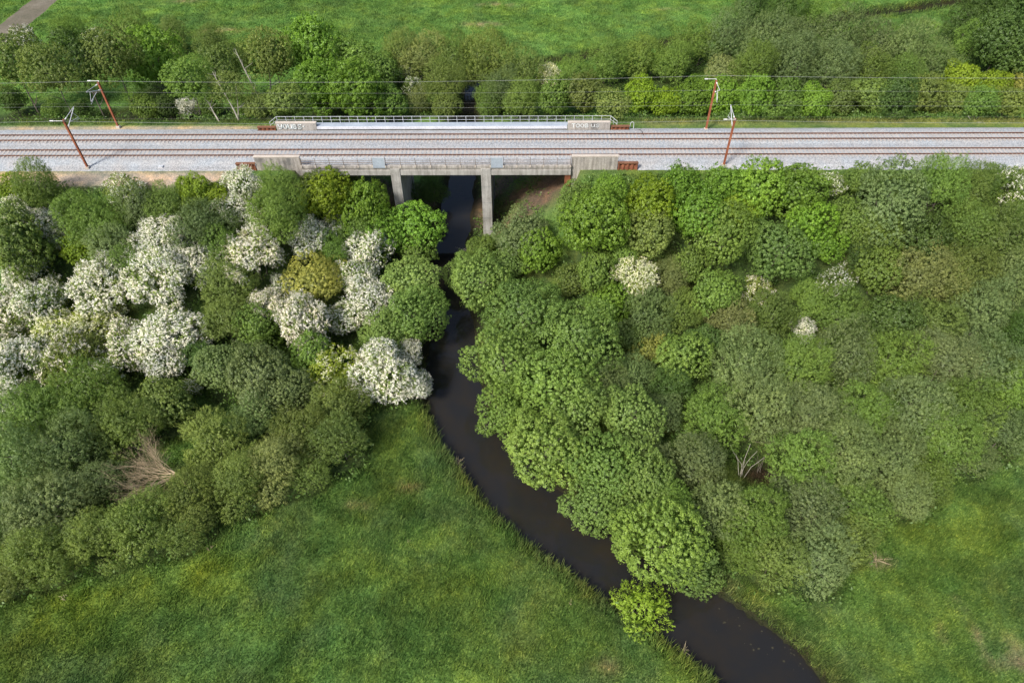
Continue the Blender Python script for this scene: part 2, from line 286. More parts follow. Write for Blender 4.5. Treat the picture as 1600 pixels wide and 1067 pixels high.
# ------------------------------------------------------------------ the trees: where they stand and what kind they are
# (picture x, picture y, crown radius in picture pixels, kind, tint)
TREES = [
# white hawthorns, left bank
(382,294,27,'H',0),(362,325,27,'H',0),(398,348,20,'h',0),(26,340,26,'h',0),(66,350,28,'H',0),(100,376,20,'h',0),(196,298,32,'s',0),
(258,365,34,'H',0),(238,392,34,'H',0),(282,392,26,'h',0),(398,398,44,'H',1),(308,420,33,'H',0),(44,424,32,'H',0),(160,455,46,'H',0),(252,440,46,'H',0),
(14,500,44,'h',1),(66,478,42,'h',0),(100,520,46,'h',2),(150,500,40,'h',2),(268,520,48,'H',0),(252,560,38,'H',0),(205,535,44,'h',1),
(30,575,46,'H',0),(112,572,44,'s',1),(165,580,34,'s',0),(420,478,30,'H',1),(480,515,44,'H',1),(480,378,30,'H',0),(524,350,22,'h',0),
(574,396,36,'H',0),(560,436,32,'h',0),(578,474,38,'H',0),(540,496,32,'h',0),(446,450,26,'h',0),(600,584,46,'H',0),(638,556,24,'H',0),(650,604,24,'H',0),(574,606,26,'H',0),(528,588,42,'s',2),
(4,650,26,'h',0),(300,606,16,'s',0),
# left bank green
(18,292,26,'M','yel'),(70,300,36,'S','mid'),(130,340,46,'S','mid'),(215,330,34,'S','grey'),(262,318,36,'S','mid'),(304,298,28,'M','yel'),(335,305,22,'M','yel'),
(438,290,33,'S','mid'),(436,335,50,'S','mid'),(484,292,28,'M','olive'),(512,310,40,'M','yel'),(546,296,26,'M','mid'),(572,332,40,'M','bright'),(560,365,34,'S','mid'),
(600,372,38,'M','bright'),(648,352,42,'M','bright'),(655,384,34,'M','mid'),(672,300,26,'S','dark'),
(28,385,56,'M','olive'),(180,392,40,'S','grey'),(126,395,28,'M','yel'),(214,425,38,'S','mid'),(318,352,46,'S','grey'),(345,392,36,'S','mid'),(160,350,40,'S','mid'),
(352,445,44,'S','olive'),(360,498,44,'S','olive'),(404,518,36,'M','mid'),(490,440,50,'O','gold'),(528,424,30,'O','gold'),(520,395,28,'S','mid'),
(640,440,46,'A','pale'),(646,492,48,'A','pale'),(600,520,40,'A','pale'),(668,470,24,'A','pale'),
(150,545,30,'M','olive'),(318,562,30,'S','dark'),(346,575,42,'A','grey'),(404,590,58,'A','grey'),(452,612,44,'A','grey'),(490,560,34,'M','mid'),
(60,650,58,'S','mid'),(140,620,50,'S','mid'),(200,668,50,'S','olive'),(258,632,44,'M','olive'),(110,706,54,'S','grey'),(30,720,54,'S','grey'),
(530,640,44,'S','olive'),(470,680,44,'S','olive'),(530,690,44,'S','olive'),(404,655,36,'S','grey'),(336,690,50,'S','olive'),(430,728,50,'S','tan'),(380,752,48,'S','olive'),(300,778,46,'S','olive'),(484,738,30,'S','olive'),(310,820,28,'S','olive'),
(160,752,36,'S','grey'),(226,820,50,'S','olive'),(160,842,48,'S','olive'),(80,790,56,'S','grey'),(20,806,50,'S','grey'),(70,868,48,'S','olive'),(14,890,42,'S','olive'),(280,832,34,'S','olive'),
(244,738,50,'B',0),
# centre, right bank of the river
(818,362,44,'A','grey'),(752,388,24,'M','mid'),(842,398,34,'M','bright'),(748,440,50,'A','alder2'),(716,432,22,'A','alder2'),(790,420,30,'A','alder2'),
(820,488,66,'A','alder2'),(790,570,58,'A','alder'),(902,545,66,'A','alder2'),(862,610,60,'A','alder'),(788,640,46,'A','alder'),(850,700,66,'A','alder'),(900,640,50,'A','alder2'),
(946,606,40,'S','grey'),(988,588,36,'S','grey'),(986,652,50,'A','alder2'),(950,730,60,'A','alder2'),(932,792,50,'A','alder2'),(1010,750,52,'A','alder2'),(1040,640,34,'S','grey'),(1010,700,36,'S','grey'),
(1036,850,70,'A','alder'),(1080,890,44,'A','alder2'),(990,830,40,'A','alder'),(1050,790,40,'S','mid'),(1000,952,38,'Y','lime'),
# right, along the track
(930,356,52,'M','bright'),(896,316,26,'M','mid'),(952,308,30,'M','bright'),(1012,324,44,'M','yel'),(1060,298,34,'M','bright'),(1086,345,44,'M','bright'),(1012,372,38,'M','olive'),
(1122,376,50,'A','alder'),(1130,298,34,'M','bright'),(1186,300,46,'M','bright'),(1242,306,42,'M','bright'),(1262,356,42,'M','bright'),(1212,398,50,'A','alder2'),(1150,334,36,'M','yel'),(1290,380,32,'M','bright'),
(1388,326,58,'A','grey'),(1326,350,34,'M','mid'),(1372,372,40,'M','mid'),(1446,382,44,'M','dark'),(1464,292,44,'S','mid'),(1516,306,38,'S','olive'),(1582,300,34,'s',0),(1550,286,28,'S','mid'),(1300,288,22,'s',0),(1340,286,24,'M','mid'),
(1560,368,52,'S','olive'),(1508,360,38,'S','mid'),(1438,436,56,'S','tan'),(1500,440,50,'S','olive'),(1580,440,46,'S','grey'),(1600,340,34,'S','mid'),
(992,436,35,'H',2),(1048,440,30,'S','tan'),(970,398,30,'M','mid'),(930,430,34,'M','mid'),(900,440,30,'M','olive'),(952,478,36,'M','bright'),(1008,500,42,'S','grey'),(1064,486,34,'S','olive'),(1118,460,40,'M','mid'),(1080,420,30,'M','mid'),
(1186,456,28,'s',1),(1140,500,40,'S','tan'),(1200,500,38,'S','olive'),(1255,516,19,'H',0),(1306,438,30,'s',0),(1310,492,46,'S','mid'),(1262,470,30,'S','mid'),(1368,430,36,'M','mid'),(1396,500,44,'M','dark'),(1346,400,26,'S','dark'),
(1452,500,48,'S','olive'),(1530,490,46,'S','grey'),(1594,520,34,'S','dark'),(1016,552,26,'Y','gold'),(986,530,26,'M','dark'),(1066,556,44,'M','mid'),(1050,600,32,'S','dark'),(1100,540,30,'M','dark'),
# the grey green willows on the right
(1164,580,60,'S','grey'),(1244,574,58,'S','mid'),(1322,566,52,'S','grey'),(1394,572,56,'S','mid'),(1472,566,54,'S','grey'),(1544,574,54,'S','grey'),(1600,610,50,'S','mid'),
(1112,656,50,'S','mid'),(1182,648,56,'S','grey'),(1262,652,60,'S','grey'),(1346,648,58,'S','mid'),(1430,644,60,'S','grey'),(1510,640,56,'S','mid'),(1568,672,42,'S','grey'),
(1084,730,46,'S','grey'),(1250,728,54,'S','mid'),(1322,720,56,'S','grey'),(1400,710,56,'S','grey'),(1470,700,50,'S','mid'),(1520,710,34,'S','grey'),
(1120,798,50,'S','grey'),(1186,820,54,'S','mid'),(1262,796,58,'S','grey'),(1340,790,50,'S','mid'),(1412,768,40,'S','grey'),(1450,752,34,'S','mid'),
(1210,872,46,'S','olive'),(1284,868,56,'S','grey'),(1330,842,42,'S','olive'),(1156,862,32,'S','mid'),
# behind the railway, left
(16,96,46,'T','olive'),(76,106,46,'T','olive'),(130,110,40,'T','dark'),(180,104,40,'T','olive'),(238,94,46,'M','bright'),(290,112,42,'T','mid'),(345,104,40,'T','olive'),(398,84,44,'L','olive'),(352,132,34,'L','olive'),(430,100,34,'T','olive'),
(104,52,26,'S','mid'),(208,52,30,'S','olive'),(40,72,24,'s',0),(152,70,20,'s',0),(270,62,24,'S','olive'),(330,62,26,'S','olive'),
(490,88,48,'M','bright'),(548,92,44,'M','mid'),(590,116,34,'M','mid'),(500,142,44,'M','bright'),(560,152,44,'M','bright'),(604,160,30,'M','mid'),(446,160,34,'M','olive'),(408,166,26,'M','olive'),
(20,160,20,'M','dark'),(84,172,16,'M','mid'),(128,170,18,'M','dark'),(226,164,22,'M','mid'),(262,168,18,'M','dark'),(294,171,17,'H',0),(328,168,19,'M','mid'),(378,170,16,'M','mid'),
# behind the railway, centre and right
(628,86,34,'S','olive'),(664,84,40,'S','tan'),(710,92,36,'S','olive'),(760,94,42,'S','olive'),(630,118,14,'h',0),(646,140,16,'s',0),(656,160,20,'S','tan'),(690,140,32,'S','olive'),(700,166,24,'M','olive'),
(720,122,20,'S','olive'),(756,118,22,'S','olive'),(764,158,24,'S','mid'),(786,146,30,'S','grey'),(820,160,28,'S','mid'),(820,112,32,'S','olive'),(856,121,19,'H',2),(870,158,28,'M','mid'),(912,156,30,'M','olive'),(960,160,28,'M','olive'),(1004,152,30,'M','yel'),(1040,160,26,'M','yel'),
(900,118,30,'S','mid'),(950,100,36,'S','mid'),(1004,92,38,'S','mid'),(1058,96,36,'S','mid'),(1090,66,36,'S','mid'),(1140,60,40,'S','grey'),(1196,74,40,'S','grey'),(1250,62,40,'S','grey'),(1310,62,42,'S','grey'),(1368,70,40,'S','grey'),(1420,84,38,'S','grey'),
(1460,102,34,'S','grey'),(1130,108,32,'O','tan'),(1180,116,36,'S','mid'),(1240,108,38,'S','grey'),(1300,112,38,'S','grey'),(1358,112,36,'S','mid'),(1410,124,30,'S','mid'),(1500,124,28,'M','yel'),(1552,132,24,'M','yel'),(1594,140,24,'Y','gold'),
(1086,152,32,'M','bright'),(1130,154,32,'M','bright'),(1178,156,32,'M','bright'),(1226,156,32,'M','mid'),(1270,160,28,'M','bright'),(1312,156,30,'M','olive'),(1356,154,32,'M','olive'),(1400,158,30,'M','dark'),(1446,156,30,'M','olive'),(1490,156,30,'M','olive'),(1534,160,28,'M','mid'),(1576,162,26,'M','olive'),
(1180,8,34,'S','dark'),(1226,16,32,'S','dark'),(1270,20,26,'S','mid'),(1530,20,44,'S','dark'),(1580,10,44,'M','dark'),(1560,74,44,'M','dark'),(1600,90,40,'M','dark'),(1520,62,28,'S','mid'),
]
TINT = {  # leaf albedo
 'grey': (.168, .235, .098), 'mid': (.160, .255, .058), 'dark': (.085, .150, .040), 'olive': (.165, .228, .062), 'tan': (.215, .250, .098),
 'pale': (.195, .305, .085), 'bright': (.160, .285, .040), 'yel': (.200, .290, .025), 'alder': (.185, .285, .065), 'alder2': (.160, .250, .068), 'lime': (.250, .370, .045), 'gold': (.36, .385, .105)}
KIND_LOOK = {'H': 'hawthorn covered in white blossom', 'h': 'hawthorn with patchy white blossom', 's': 'hawthorn with thin white blossom', 'S': 'feathery willow', 'M': 'broadleaf tree', 'A': 'dense alder', 'O': 'round oak', 'Y': 'round bush', 'T': 'tall tree', 'L': 'tall tree with leaning pale trunk', 'B': 'leafless tree'}
NOM = {'H': 3.2, 'h': 3.2, 's': 3.2, 'S': 4.0, 'M': 3.8, 'A': 4.0, 'O': 3.6, 'Y': 2.2, 'T': 4.5, 'L': 4.5, 'B': 3.0}
HCF = {'H': .95, 'h': .95, 's': .9, 'S': 1.0, 'M': 1.1, 'A': 1.15, 'O': 1.1, 'Y': .75, 'T': 2.1, 'L': 2.0, 'B': .9}   # crown centre height / radius

def place(px, py, hz_of_R, rpx):
    d = ray(px, py); t0 = 60.0/np.linalg.norm(d); ts = np.arange(45, 260, .4)
    P = CP[None, :]+d[None, :]*ts[:, None]
    Rm = rpx*ts/FPX
    g = terr(P[:, 0], P[:, 1]); diff = P[:, 2]-(g+Rm*hz_of_R)
    i = np.argmax(diff <= 0); 
    if diff[i] > 0: i = len(ts)-1
    return P[i], Rm[i], g[i]
PLACED = []
for (px, py, r, k, tint) in TREES:
    p, Rm, g = place(px, py, HCF[k], r)
    if py < 186 and p[1] < 40 and p[1]-.95*Rm < 10.4: p = at_y(px, py, 10.4+.95*Rm)          # keep crowns clear of the railing and parapets
    if py > 240 and p[1] > -30 and p[1]+(.92 if px < 965 else .72)*Rm > -4.1 and not (-30 < p[0] < 6 and p[1] > -3): p = at_y(px, py, -4.1-(.92 if px < 965 else .72)*Rm)
    PLACED.append((px, py, r, k, tint, p, Rm, g))
TP = np.array([(q[5][0], q[5][1], q[6]) for q in PLACED])

# ------------------------------------------------------------------ ground colour per place
YELLOWS = [(at_z(335, 888, ZM), 4.0, 1.4, .8), (at_z(90, 965, ZM), 7.0, 3.0, .75), (at_z(140, 930, ZM), 5.0, 1.2, .5), (at_z(760, 905, ZM), 5, 2.0, .35), (at_z(1420, 880, ZM), 6, 5, .3), (at_z(1560, 860, ZM), 5, 3, .35), (at_z(300, 925, ZM), 5, 1.4, .4)]
BARES = [(at_z(752, 38, ZM), 4.5, 1.2, .8), (at_z(775, 8, ZM), 5, 1.0, .5), (at_z(345, 48, ZM), 5, 1.6, .6), (at_z(290, 2, ZM), 4, 1.0, .6), (at_z(1570, 1035, ZM), 2.2, .6, .7), (at_z(1375, 878, ZM), 1.6, .7, .7), (at_z(595, 700, ZM), .1, .1, 0), (at_z(1050, 15, ZM), 4, 1, .4), (at_z(1500, 955, ZM), .5, 1.3, .6), (at_z(1530, 1000, ZM), .4, 1.6, .7), (at_z(1588, 1020, ZM), .6, 1.2, .8), (at_z(1470, 990, ZM), .4, 1.2, .5), (at_z(560, 790, ZM), 1.5, .8, .35), (at_z(640, 760, ZM), 1.2, .8, .4), (at_z(950, 1040, ZM), 1.5, .8, .35)]
def gcol(x, y, z, mud=True):
    x = np.asarray(x); y = np.asarray(y)
    c = np.zeros((len(x), 3)); big = fbm(x/22+5, y/22, 3)[:, None]; big2 = fbm(x/7+50, y/7+11, 3)[:, None]
    base = np.array([.076, .152, .038])*(1-big)+np.array([.110, .176, .036])*big
    far = sstep(20, 50, y)[:, None]; base = base*(1-far)+far*np.array([.100, .190, .040])
    tus = fbm(x/2.0+3, y/2.0, 3)[:, None]; c[:] = base*(.72+.62*big2)*(.74+.56*tus)
    pal = np.clip((fbm(x/5+70, y/5+20, 3)-.5)*5, 0, 1)[:, None]*(1-.6*far)*(.4+.9*vnoise(x/.9, y/.9)[:, None]); c = c*(1-.4*pal)+np.array([.115, .165, .07])*.4*pal
    dk = np.clip((fbm(x/4+170, y/4+60, 3)-.56)*6, 0, 1)[:, None]; c = c*(1-.18*dk)
    def blend(m, col): 
        nonlocal c
        m = np.clip(m, 0, 1)[:, None]; c = c*(1-m)+np.array(col)*m
    for (p, sx, sy, a) in YELLOWS: blend(a*np.exp(-((x-p[0])/sx)**2-((y-p[1]-.12*(x-p[0]))/sy)**2)*(.5+vnoise(x*1.1, y*1.1)), (.115, .172, .022))
    for (p, sx, sy, a) in BARES: blend(a*np.exp(-((x-p[0])/sx)**2-((y-p[1])/sy)**2)*2.2*np.clip(fbm(x*.8, y*.8, 2)-.25, 0, 1), (.34, .26, .16))
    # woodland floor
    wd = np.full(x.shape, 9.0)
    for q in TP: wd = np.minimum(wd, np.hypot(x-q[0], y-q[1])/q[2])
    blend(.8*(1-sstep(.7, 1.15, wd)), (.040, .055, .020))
    gp = at_z(1190, 742, ZM); blend(1.2*np.exp(-((x-gp[0])/3.2)**2-((y-gp[1])/1.8)**2), (.034, .028, .019))
    # embankment: grass, sand next to the ballast
    emb = (y > -5.6) & (y < 11.2)
    blend(np.where(emb, .5, 0), (.10, .15, .04))
    lf = 1-sstep(-44, -38, x)
    sand = np.exp(-((y+5.3+.9*(fbm(x/5, y/5, 2)-.5))/2.1)**4)*lf
    blend(sand*.95, (.44, .35, .28))
    sandb = np.exp(-((y-8.5+.4*(fbm(x/5, y/5, 2)-.5))/.8)**4)*lf
    blend(sandb*.9, (.42, .34, .26))
    blend(.35*np.exp(-((y-10.2)/1.2)**2)*sstep(16, 22, x)*(.4+fbm(x/3, y/3, 2)), (.26, .22, .10))
    # soil under the bridge
    under = sstep(-35, -31, x)*(1-sstep(8, 12, x))*sstep(-5.5, -3, y)*(1-sstep(10, 12, y))
    blend(under*(.35+.6*(fbm(x/3, y/3, 3) > .48)), (.13, .095, .065)); 
    slope = np.exp(-((x-4.5)/3.5)**2-((y-1)/5)**2); blend(slope*.9, (.12, .08, .062))
    # wet bank
    rd = river_d(x, y); blend((.95 if mud else .25)*(1-sstep(.3, 1.7, rd+.9*(vnoise(x*1.5, y*1.5)-.5))), (.018, .016, .010) if mud else (.16, .14, .07))
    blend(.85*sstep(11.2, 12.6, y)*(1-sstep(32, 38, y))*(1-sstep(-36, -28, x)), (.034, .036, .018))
    return c

# ------------------------------------------------------------------ terrain mesh
def axis(a, b, step, ext, n=22):
    core = np.arange(a, b+step/2, step); k = np.arange(1, n+1); o = ext*(k/n)**2.4+k*step
    return np.concatenate([(a-o)[::-1], core, b+o])
gx = axis(-125, 125, .9, 1500); gy = axis(-84, 100, .9, 1500)
X, Y = np.meshgrid(gx, gy); XF = X.ravel(); YF = Y.ravel(); ZF = terr(XF, YF)
nx = len(gx); ny = len(gy); ii = (np.arange(ny-1)[:, None]*nx+np.arange(nx-1)[None, :]).ravel()
F = np.stack([ii, ii+1, ii+nx+1, ii+nx], 1)
ground = link('ground', mesh_np('ground', np.stack([XF, YF, ZF], 1), F, colors={'gcol': gcol(XF, YF, ZF)}, smooth=True), M['ground']); tag(ground, kind='structure')

# river surface: a strip wider than the channel
pts = []; tn = np.gradient(RIVF, axis=0); tn /= np.linalg.norm(tn, axis=1)[:, None]; nr = np.stack([-tn[:, 1], tn[:, 0]], 1)
L = RIVF+nr*(RHWF+1.0)[:, None]; Rr = RIVF-nr*(RHWF+1.0)[:, None]
V = np.zeros((2*len(L), 3)); V[0::2, :2] = L; V[1::2, :2] = Rr; V[:, 2] = ZW
k = np.arange(len(L)-1)*2; river = link('water', mesh_np('water', V, np.stack([k+1, k+3, k+2, k], 1)), M['water']); tag(river, kind='structure')

# field track, far left
def ribbon(name, a, b, w0, w1, mat, dz=.07, n=60):
    a = np.array(a); b = np.array(b); V = []; F = []; d = (b-a)/np.linalg.norm(b-a); nn = np.array([-d[1], d[0]])
    for i in range(n+1):
        c = a+(b-a)*i/n; w_ = w0+(w1-w0)*i/n
        for s in np.linspace(-1, 1, 6):
            p = c+nn*s*(w_+.5*vnoise(i*.5, 3+s)*abs(s)); V.append((p[0], p[1], terr1(*p)+dz-.12*abs(s)**6))
    for i in range(n):
        for j in range(5): q = i*6+j; F.append((q, q+1, q+7, q+6))
    return link(name, mesh_np(name, V, F, smooth=True), mat)
M['dirt'] = surf('trampled_dirt', ((.3, (.09, .085, .055)), (.5, (.135, .118, .085)), (.7, (.17, .15, .115))), .3, 3, bump=.5, bdist=.1)
TA = at_z(-25, 78, ZM)[:2]; TB = at_z(82, -8, ZM)[:2]; dd = TB-TA
tag(ribbon('dirt_track', TA, TB+dd*.8, 3.9, 4.1, M['dirt']), kind='structure')

# ------------------------------------------------------------------ ballast, tracks
def strip_x(name, prof, mat, x0, x1, step, jit=0, kind='structure'):
    xs = np.arange(x0, x1+step/2, step); V = []; rs = np.random.RandomState(3)
    for x in xs:
        for (y, z) in prof: V.append((x, y+jit*(rs.rand()-.5), z+jit*.25*(rs.rand()-.5)))
    m = len(prof); F = []
    for i in range(len(xs)-1):
        for j in range(m-1): q = i*m+j; F.append((q, q+m, q+m+1, q+1))
    o = link(name, mesh_np(name, V, F), mat); tag(o, kind=kind); return o
ZB = -.22
YT = (0.75, 5.0125)      # track centre lines
prof = [(-4.6, -.95), (-3.5, -.66), (-2.5, -.40), (-1.1, ZB-.02), (-.4, ZB), (.3, ZB), (1.2, ZB), (1.9, ZB), (2.4, ZB-.05), (2.9, ZB-.07), (3.4, ZB-.05), (3.9, ZB), (4.6, ZB), (5.4, ZB), (6.1, ZB), (6.7, ZB-.02), (7.5, -.36), (8.6, -.75), (9.2, -.95)]
strip_x('ballast', prof, M['ballast'], -230, -40.7, .5, .12)
strip_x('ballast', prof, M['ballast'], 17.4, 230, .5, .12)
profb = [(-3.0, -.44), (-2.3, -.36), (-1.1, ZB-.02), (-.4, ZB), (.3, ZB), (1.2, ZB), (1.9, ZB), (2.4, ZB-.05), (2.9, ZB-.07), (3.4, ZB-.05), (3.9, ZB), (4.6, ZB), (5.4, ZB), (6.1, ZB), (6.7, ZB-.02), (7.3, -.33)]
strip_x('ballast', profb, M['ballast'], -40.7, 17.4, .35, .06)

def rail_mesh(x0, x1):
    prof = [(-.075, -.17), (-.075, -.15), (-.012, -.13), (-.012, -.045), (-.036, -.035), (-.036, 0), (.036, 0), (.036, -.035), (.012, -.045), (.012, -.13), (.075, -.15), (.075, -.17)]
    V = []; F = []; xs = np.linspace(x0, x1, 24)
    for x in xs:
        for y, z in prof: V.append((x, y, z))
    m = len(prof)
    for i in range(len(xs)-1):
        for j in range(m-1): q = i*m+j; F.append((q, q+1, q+m+1, q+m))
    return mesh_np('rail', V, F)
RM = rail_mesh(-230, 230); RM.materials.append(M['rail'])
def sleeper_geo(mb, x, y):
    # concrete sleeper, lower in the middle
    for (a, b, z) in ((-1.3, -.45, -.17), (-.45, .45, -.2), (.45, 1.3, -.17)):
        mb.box(x-.14, x+.14, y+a, y+b, -.34, z)
    for s in (-.75, .75):
        for t in (-.13, .13): mb.box(x-.09, x+.09, y+s+t-.05, y+s+t+.05, -.169, -.12)
sm = MB(); sleeper_geo(sm, 0, 0); SM = sm.mesh('sleeper'); SM.materials.append(M['sleeper'])
SP = .6
for ti, yc in enumerate(YT):
    tr = empty('railway_track', (0, yc, 0))
    tag(tr, ('nearer railway track of brown rails on pale sleepers, in front' if ti == 0 else 'farther railway track of brown rails on pale sleepers, by the back walkway'), 'railway track', 'parallel railway tracks')
    for s in (-.7525, .7525): link('rail', RM, None, tr, (0, s, 0))
    xs = np.arange(-228, 228, SP)+.2*ti; order = np.argsort(np.abs(xs+3)); rest = MB()
    for n_, i in enumerate(order):
        x = xs[i]
        if n_ < 100: link('sleeper', SM, None, tr, (x, 0, 0))
        else: sleeper_geo(rest, x, 0)
    tag(rest.build('sleepers', M['sleeper'], tr), kind='stuff')

# ------------------------------------------------------------------ the bridge
br = empty('railway_bridge', (-11, 3, ZM)); BO = Vector((11, -3, -ZM))
tag(br, 'grey concrete railway bridge with two piers over the dark river', 'bridge')
def bp(mb, name, mat, parent=br, bevel=0):
    if parent is br:
        mb.v = [tuple(Vector(v)+BO) for v in mb.v]; return mb.build(name, mat, br, None, bevel)
    mb.v = [tuple(Vector(v)+BO) for v in mb.v]; return mb.build(name, mat, parent, None, bevel)
X0, X1 = -31.2, 7.75
# deck slab, front edge beam, girder with the pale lower band
bp(MB().box(X0+.01, X1-.01, -3.2, 8.2, -.75, -.46), 'deck_slab', M['concrete'])
bp(MB().box(X0+.02, X1-.02, -3.62, -3.05, -.12, .32).box(X0+.02, X1-.02, -3.52, -3.02, -.40, -.12), 'edge_beam', M['stained'], bevel=.03)
g = MB()
for a, b in ((X0+.03, -18.42), (-16.98, -5.32), (-3.83, X1-.03)): g.box(a, b, -3.66, -2.9, -1.22, -.403)
bp(g, 'front_girder', M['concrete'], bevel=.03)
g = MB(); g.box(X0+.03, X1-.03, 7.9, 8.7, -1.2, -.10); bp(g, 'back_girder', M['concrete'], bevel=.03)
for y in (.5, 4.5):
    bp(MB().box(X0+.04, X1-.04, y-.3, y+.3, -1.2, -.753), 'main_beam', M['concrete'])
for (xa, xb) in ((-18.4, -17.0), (-5.3, -3.85)):
    p = MB(); p.box(xa, xb, -3.75, -2.35, ZM-1.2, -.12); pr = bp(p, 'pier', M['concrete'], bevel=.05)
    w_ = MB(); w_.box(xa+.25, xb-.02, -2.347, 5.3, ZM-1.2, -1.203); bp(w_, 'pier_wall', M['concrete'], pr)
    c_ = MB()
    for z in (-3.2, -6.0, -8.8, -11.2): c_.box(xa-.004, xb+.004, -3.756, -2.346, z-.015, z+.015)
    bp(c_, 'casting_joint', M['graffiti_shadow'], pr)
    bp(MB().box(xa-.01, xb+.15, 5.303, 6.3, ZM-1.2, -1.203), 'rear_column', M['concrete'], pr)
# abutments with wing walls
for (xa, xb, side) in ((-37.8, -31.23, 'l'), (7.78, 14.4, 'r')):
    ab = bp(MB().box(xa+.3, xb-.3, -2.79, 7.4, -8.5, -.47), 'abutment', M['stained'])
    ww = bp(MB().box(xa, xb, -3.25, -2.8, -8.0, 1.5), 'front_wing_wall', M['stained'], bevel=.03)
    bp(MB().box(xa-.03, xb+.03, -3.3, -2.76, 1.503, 1.66), 'coping', M['coping'], ww, .02)
    pw = bp(MB().box(xa+.4 if side == 'l' else xa, xb+.1 if side == 'l' else xb-.1, 7.5, 8.0, -3.0, .76), 'parapet_wall', M['stained'], bevel=.02)
    bp(MB().box(xa+.37 if side == 'l' else xa-.03, xb+.13 if side == 'l' else xb-.07, 7.46, 8.04, .763, .87), 'coping', M['coping'], pw, .02)
    # graffiti on the parapet wall
    def strokes(letters, x0, z0, h, wl, gap, rad, yy, mat, off=(0, 0)):
        mb = MB()
        for i, L_ in enumerate(letters):
            for st in L_:
                P = [(x0+i*(wl+gap)+u*wl+off[0], yy, z0+v*h+off[1]) for u, v in st]
                for p0, p1 in zip(P[:-1], P[1:]):
                    d = Vector(p1)-Vector(p0); nn = Vector((-d.z, 0, d.x)).normalized()*rad; e = d.normalized()*rad*.7; n0 = len(mb.v)
                    a_, b_ = Vector(p0)-e, Vector(p1)+e
                    for q in (a_-nn, b_-nn, b_+nn, a_+nn): mb.v.append(tuple(q))
                    for q in (a_-nn, b_-nn, b_+nn, a_+nn): mb.v.append((q.x, q.y+.004, q.z))
                    mb.f += [(n0, n0+1, n0+2, n0+3), (n0+4, n0+7, n0+6, n0+5), (n0, n0+4, n0+5, n0+1), (n0+2, n0+6, n0+7, n0+3)]
                    yy -= .0004; P = [(a, yy, c) for a, _, c in P]
        return bp(mb, 'graffiti', mat, pw)
    LY = [[(0, 1), (.05, .55), (.5, .45), (.95, .6), (1, 1)], [(1, .8), (.9, .2), (.5, 0), (.1, .05)]]
    LO = [[(.5, 1), (.05, .8), (0, .3), (.4, 0), (.9, .15), (1, .7), (.5, 1)]]
    LU = [[(0, 1), (.02, .25), (.4, 0), (.9, .2), (1, 1)], [(1, .5), (1, 0)]]
    LB = [[(0, 0), (0, 1), (.75, .95), (.85, .65), (.15, .52), (.9, .42), (.95, .1), (0, 0)]]
    LS = [[(1, .9), (.5, 1), (.05, .8), (.2, .55), (.8, .45), (.95, .2), (.5, 0), (0, .1)]]
    LT = [[(0, 1), (1, 1)], [(.5, 1), (.45, 0)]]
    LDOT = [[(.1, .55), (.3, .55)]]
    if side == 'l':
        strokes([LY, LO, LU, LB, LS, LDOT], -37.0, -.1, .72, .52, .23, .10, 7.494, M['graffiti_shadow'], (.06, -.05))
        strokes([LY, LO, LU, LB, LS, LDOT], -37.0, -.1, .72, .52, .23, .075, 7.480, M['graffiti'])
    else:
        strokes([LT, LO, LO, LB], 8.4, .0, .6, .5, .18, .05, 7.490, M['graffiti'])
        strokes([LU, LS], 11.4, .05, .5, .5, .2, .03, 7.490, M['graffiti'])
# back walkway and its white edge
wk = bp(MB().box(X0+.1, X1-.05, 7.56, 8.8, .02, .20), 'walkway', M['walkway'])
bp(MB().box(X0+.1, X1-.05, 7.45, 7.557, -.2, .21), 'walkway_edge', M['white'], wk)
m_ = MB()
for xa, xb in ((-37.3, X0+.09), (X1-.04, 14.3)): m_.box(xa, xb, 8.05, 8.8, .02, .20)
bp(m_, 'walkway_end', M['walkway'], wk)
# railings
def railing(x0, x1, y, zb, zt, rails, n, mat, pm, rr, name='railing'):
    mb = MB()
    for (z, r_, mt) in rails[:1]: mb.bar((x0, y, z), (x1, y, z), r_)
    root = bp(mb, name, rails[0][2])
    for (z, r_, mt) in rails[1:]: bp(MB().bar((x0, y, z), (x1, y, z), r_), 'rail_bar', mt, root)
    for x in np.linspace(x0, x1, n):
        bp(MB().box(x-rr, x+rr, y-rr, y+rr, zb, zt), 'post', pm, root)
    return root
rb = railing(-37.4, 14.4, 8.68, .0, 1.27, [(1.27, .035, M['steelgrey']), (.70, .028, M['steelgrey'])], 38, None, M['steelgrey'], .03, 'back_railing')
for sx, xe in ((-1, -37.4), (1, 14.4)):
    m_ = MB(); m_.bar((xe, 8.68, 1.27), (xe+sx*1.0, 8.0, .75), .035).bar((xe, 8.68, .7), (xe+sx*1.0, 8.0, .25), .028).bar((xe+sx*1.0, 8.0, .78), (xe+sx*1.0, 8.0, -.5), .035)
    m_.bar((xe+sx*.5, 8.34, 1.0), (xe+sx*.5, 8.34, -.3), .028); bp(m_, 'end_return', M['steelgrey'], rb)
for (xa, xb, n) in ((-31.1, -20.85, 6), (-18.95, -3.9, 8), (-2.0, 7.6, 6)):
    r0 = railing(xa, xb, -3.5, .33, 1.62, [(1.62, .022, M['steelgrey']), (1.17, .034, M['brownsteel']), (.80, .045, M['brownsteel'])], n, None, M['brownsteel'], .028, 'front_railing')
    for x in np.linspace(xa, xb, n): bp(MB().box(x-.10, x+.10, -3.72, -3.625, .10, .42), 'post_bracket', M['coping'], r0)
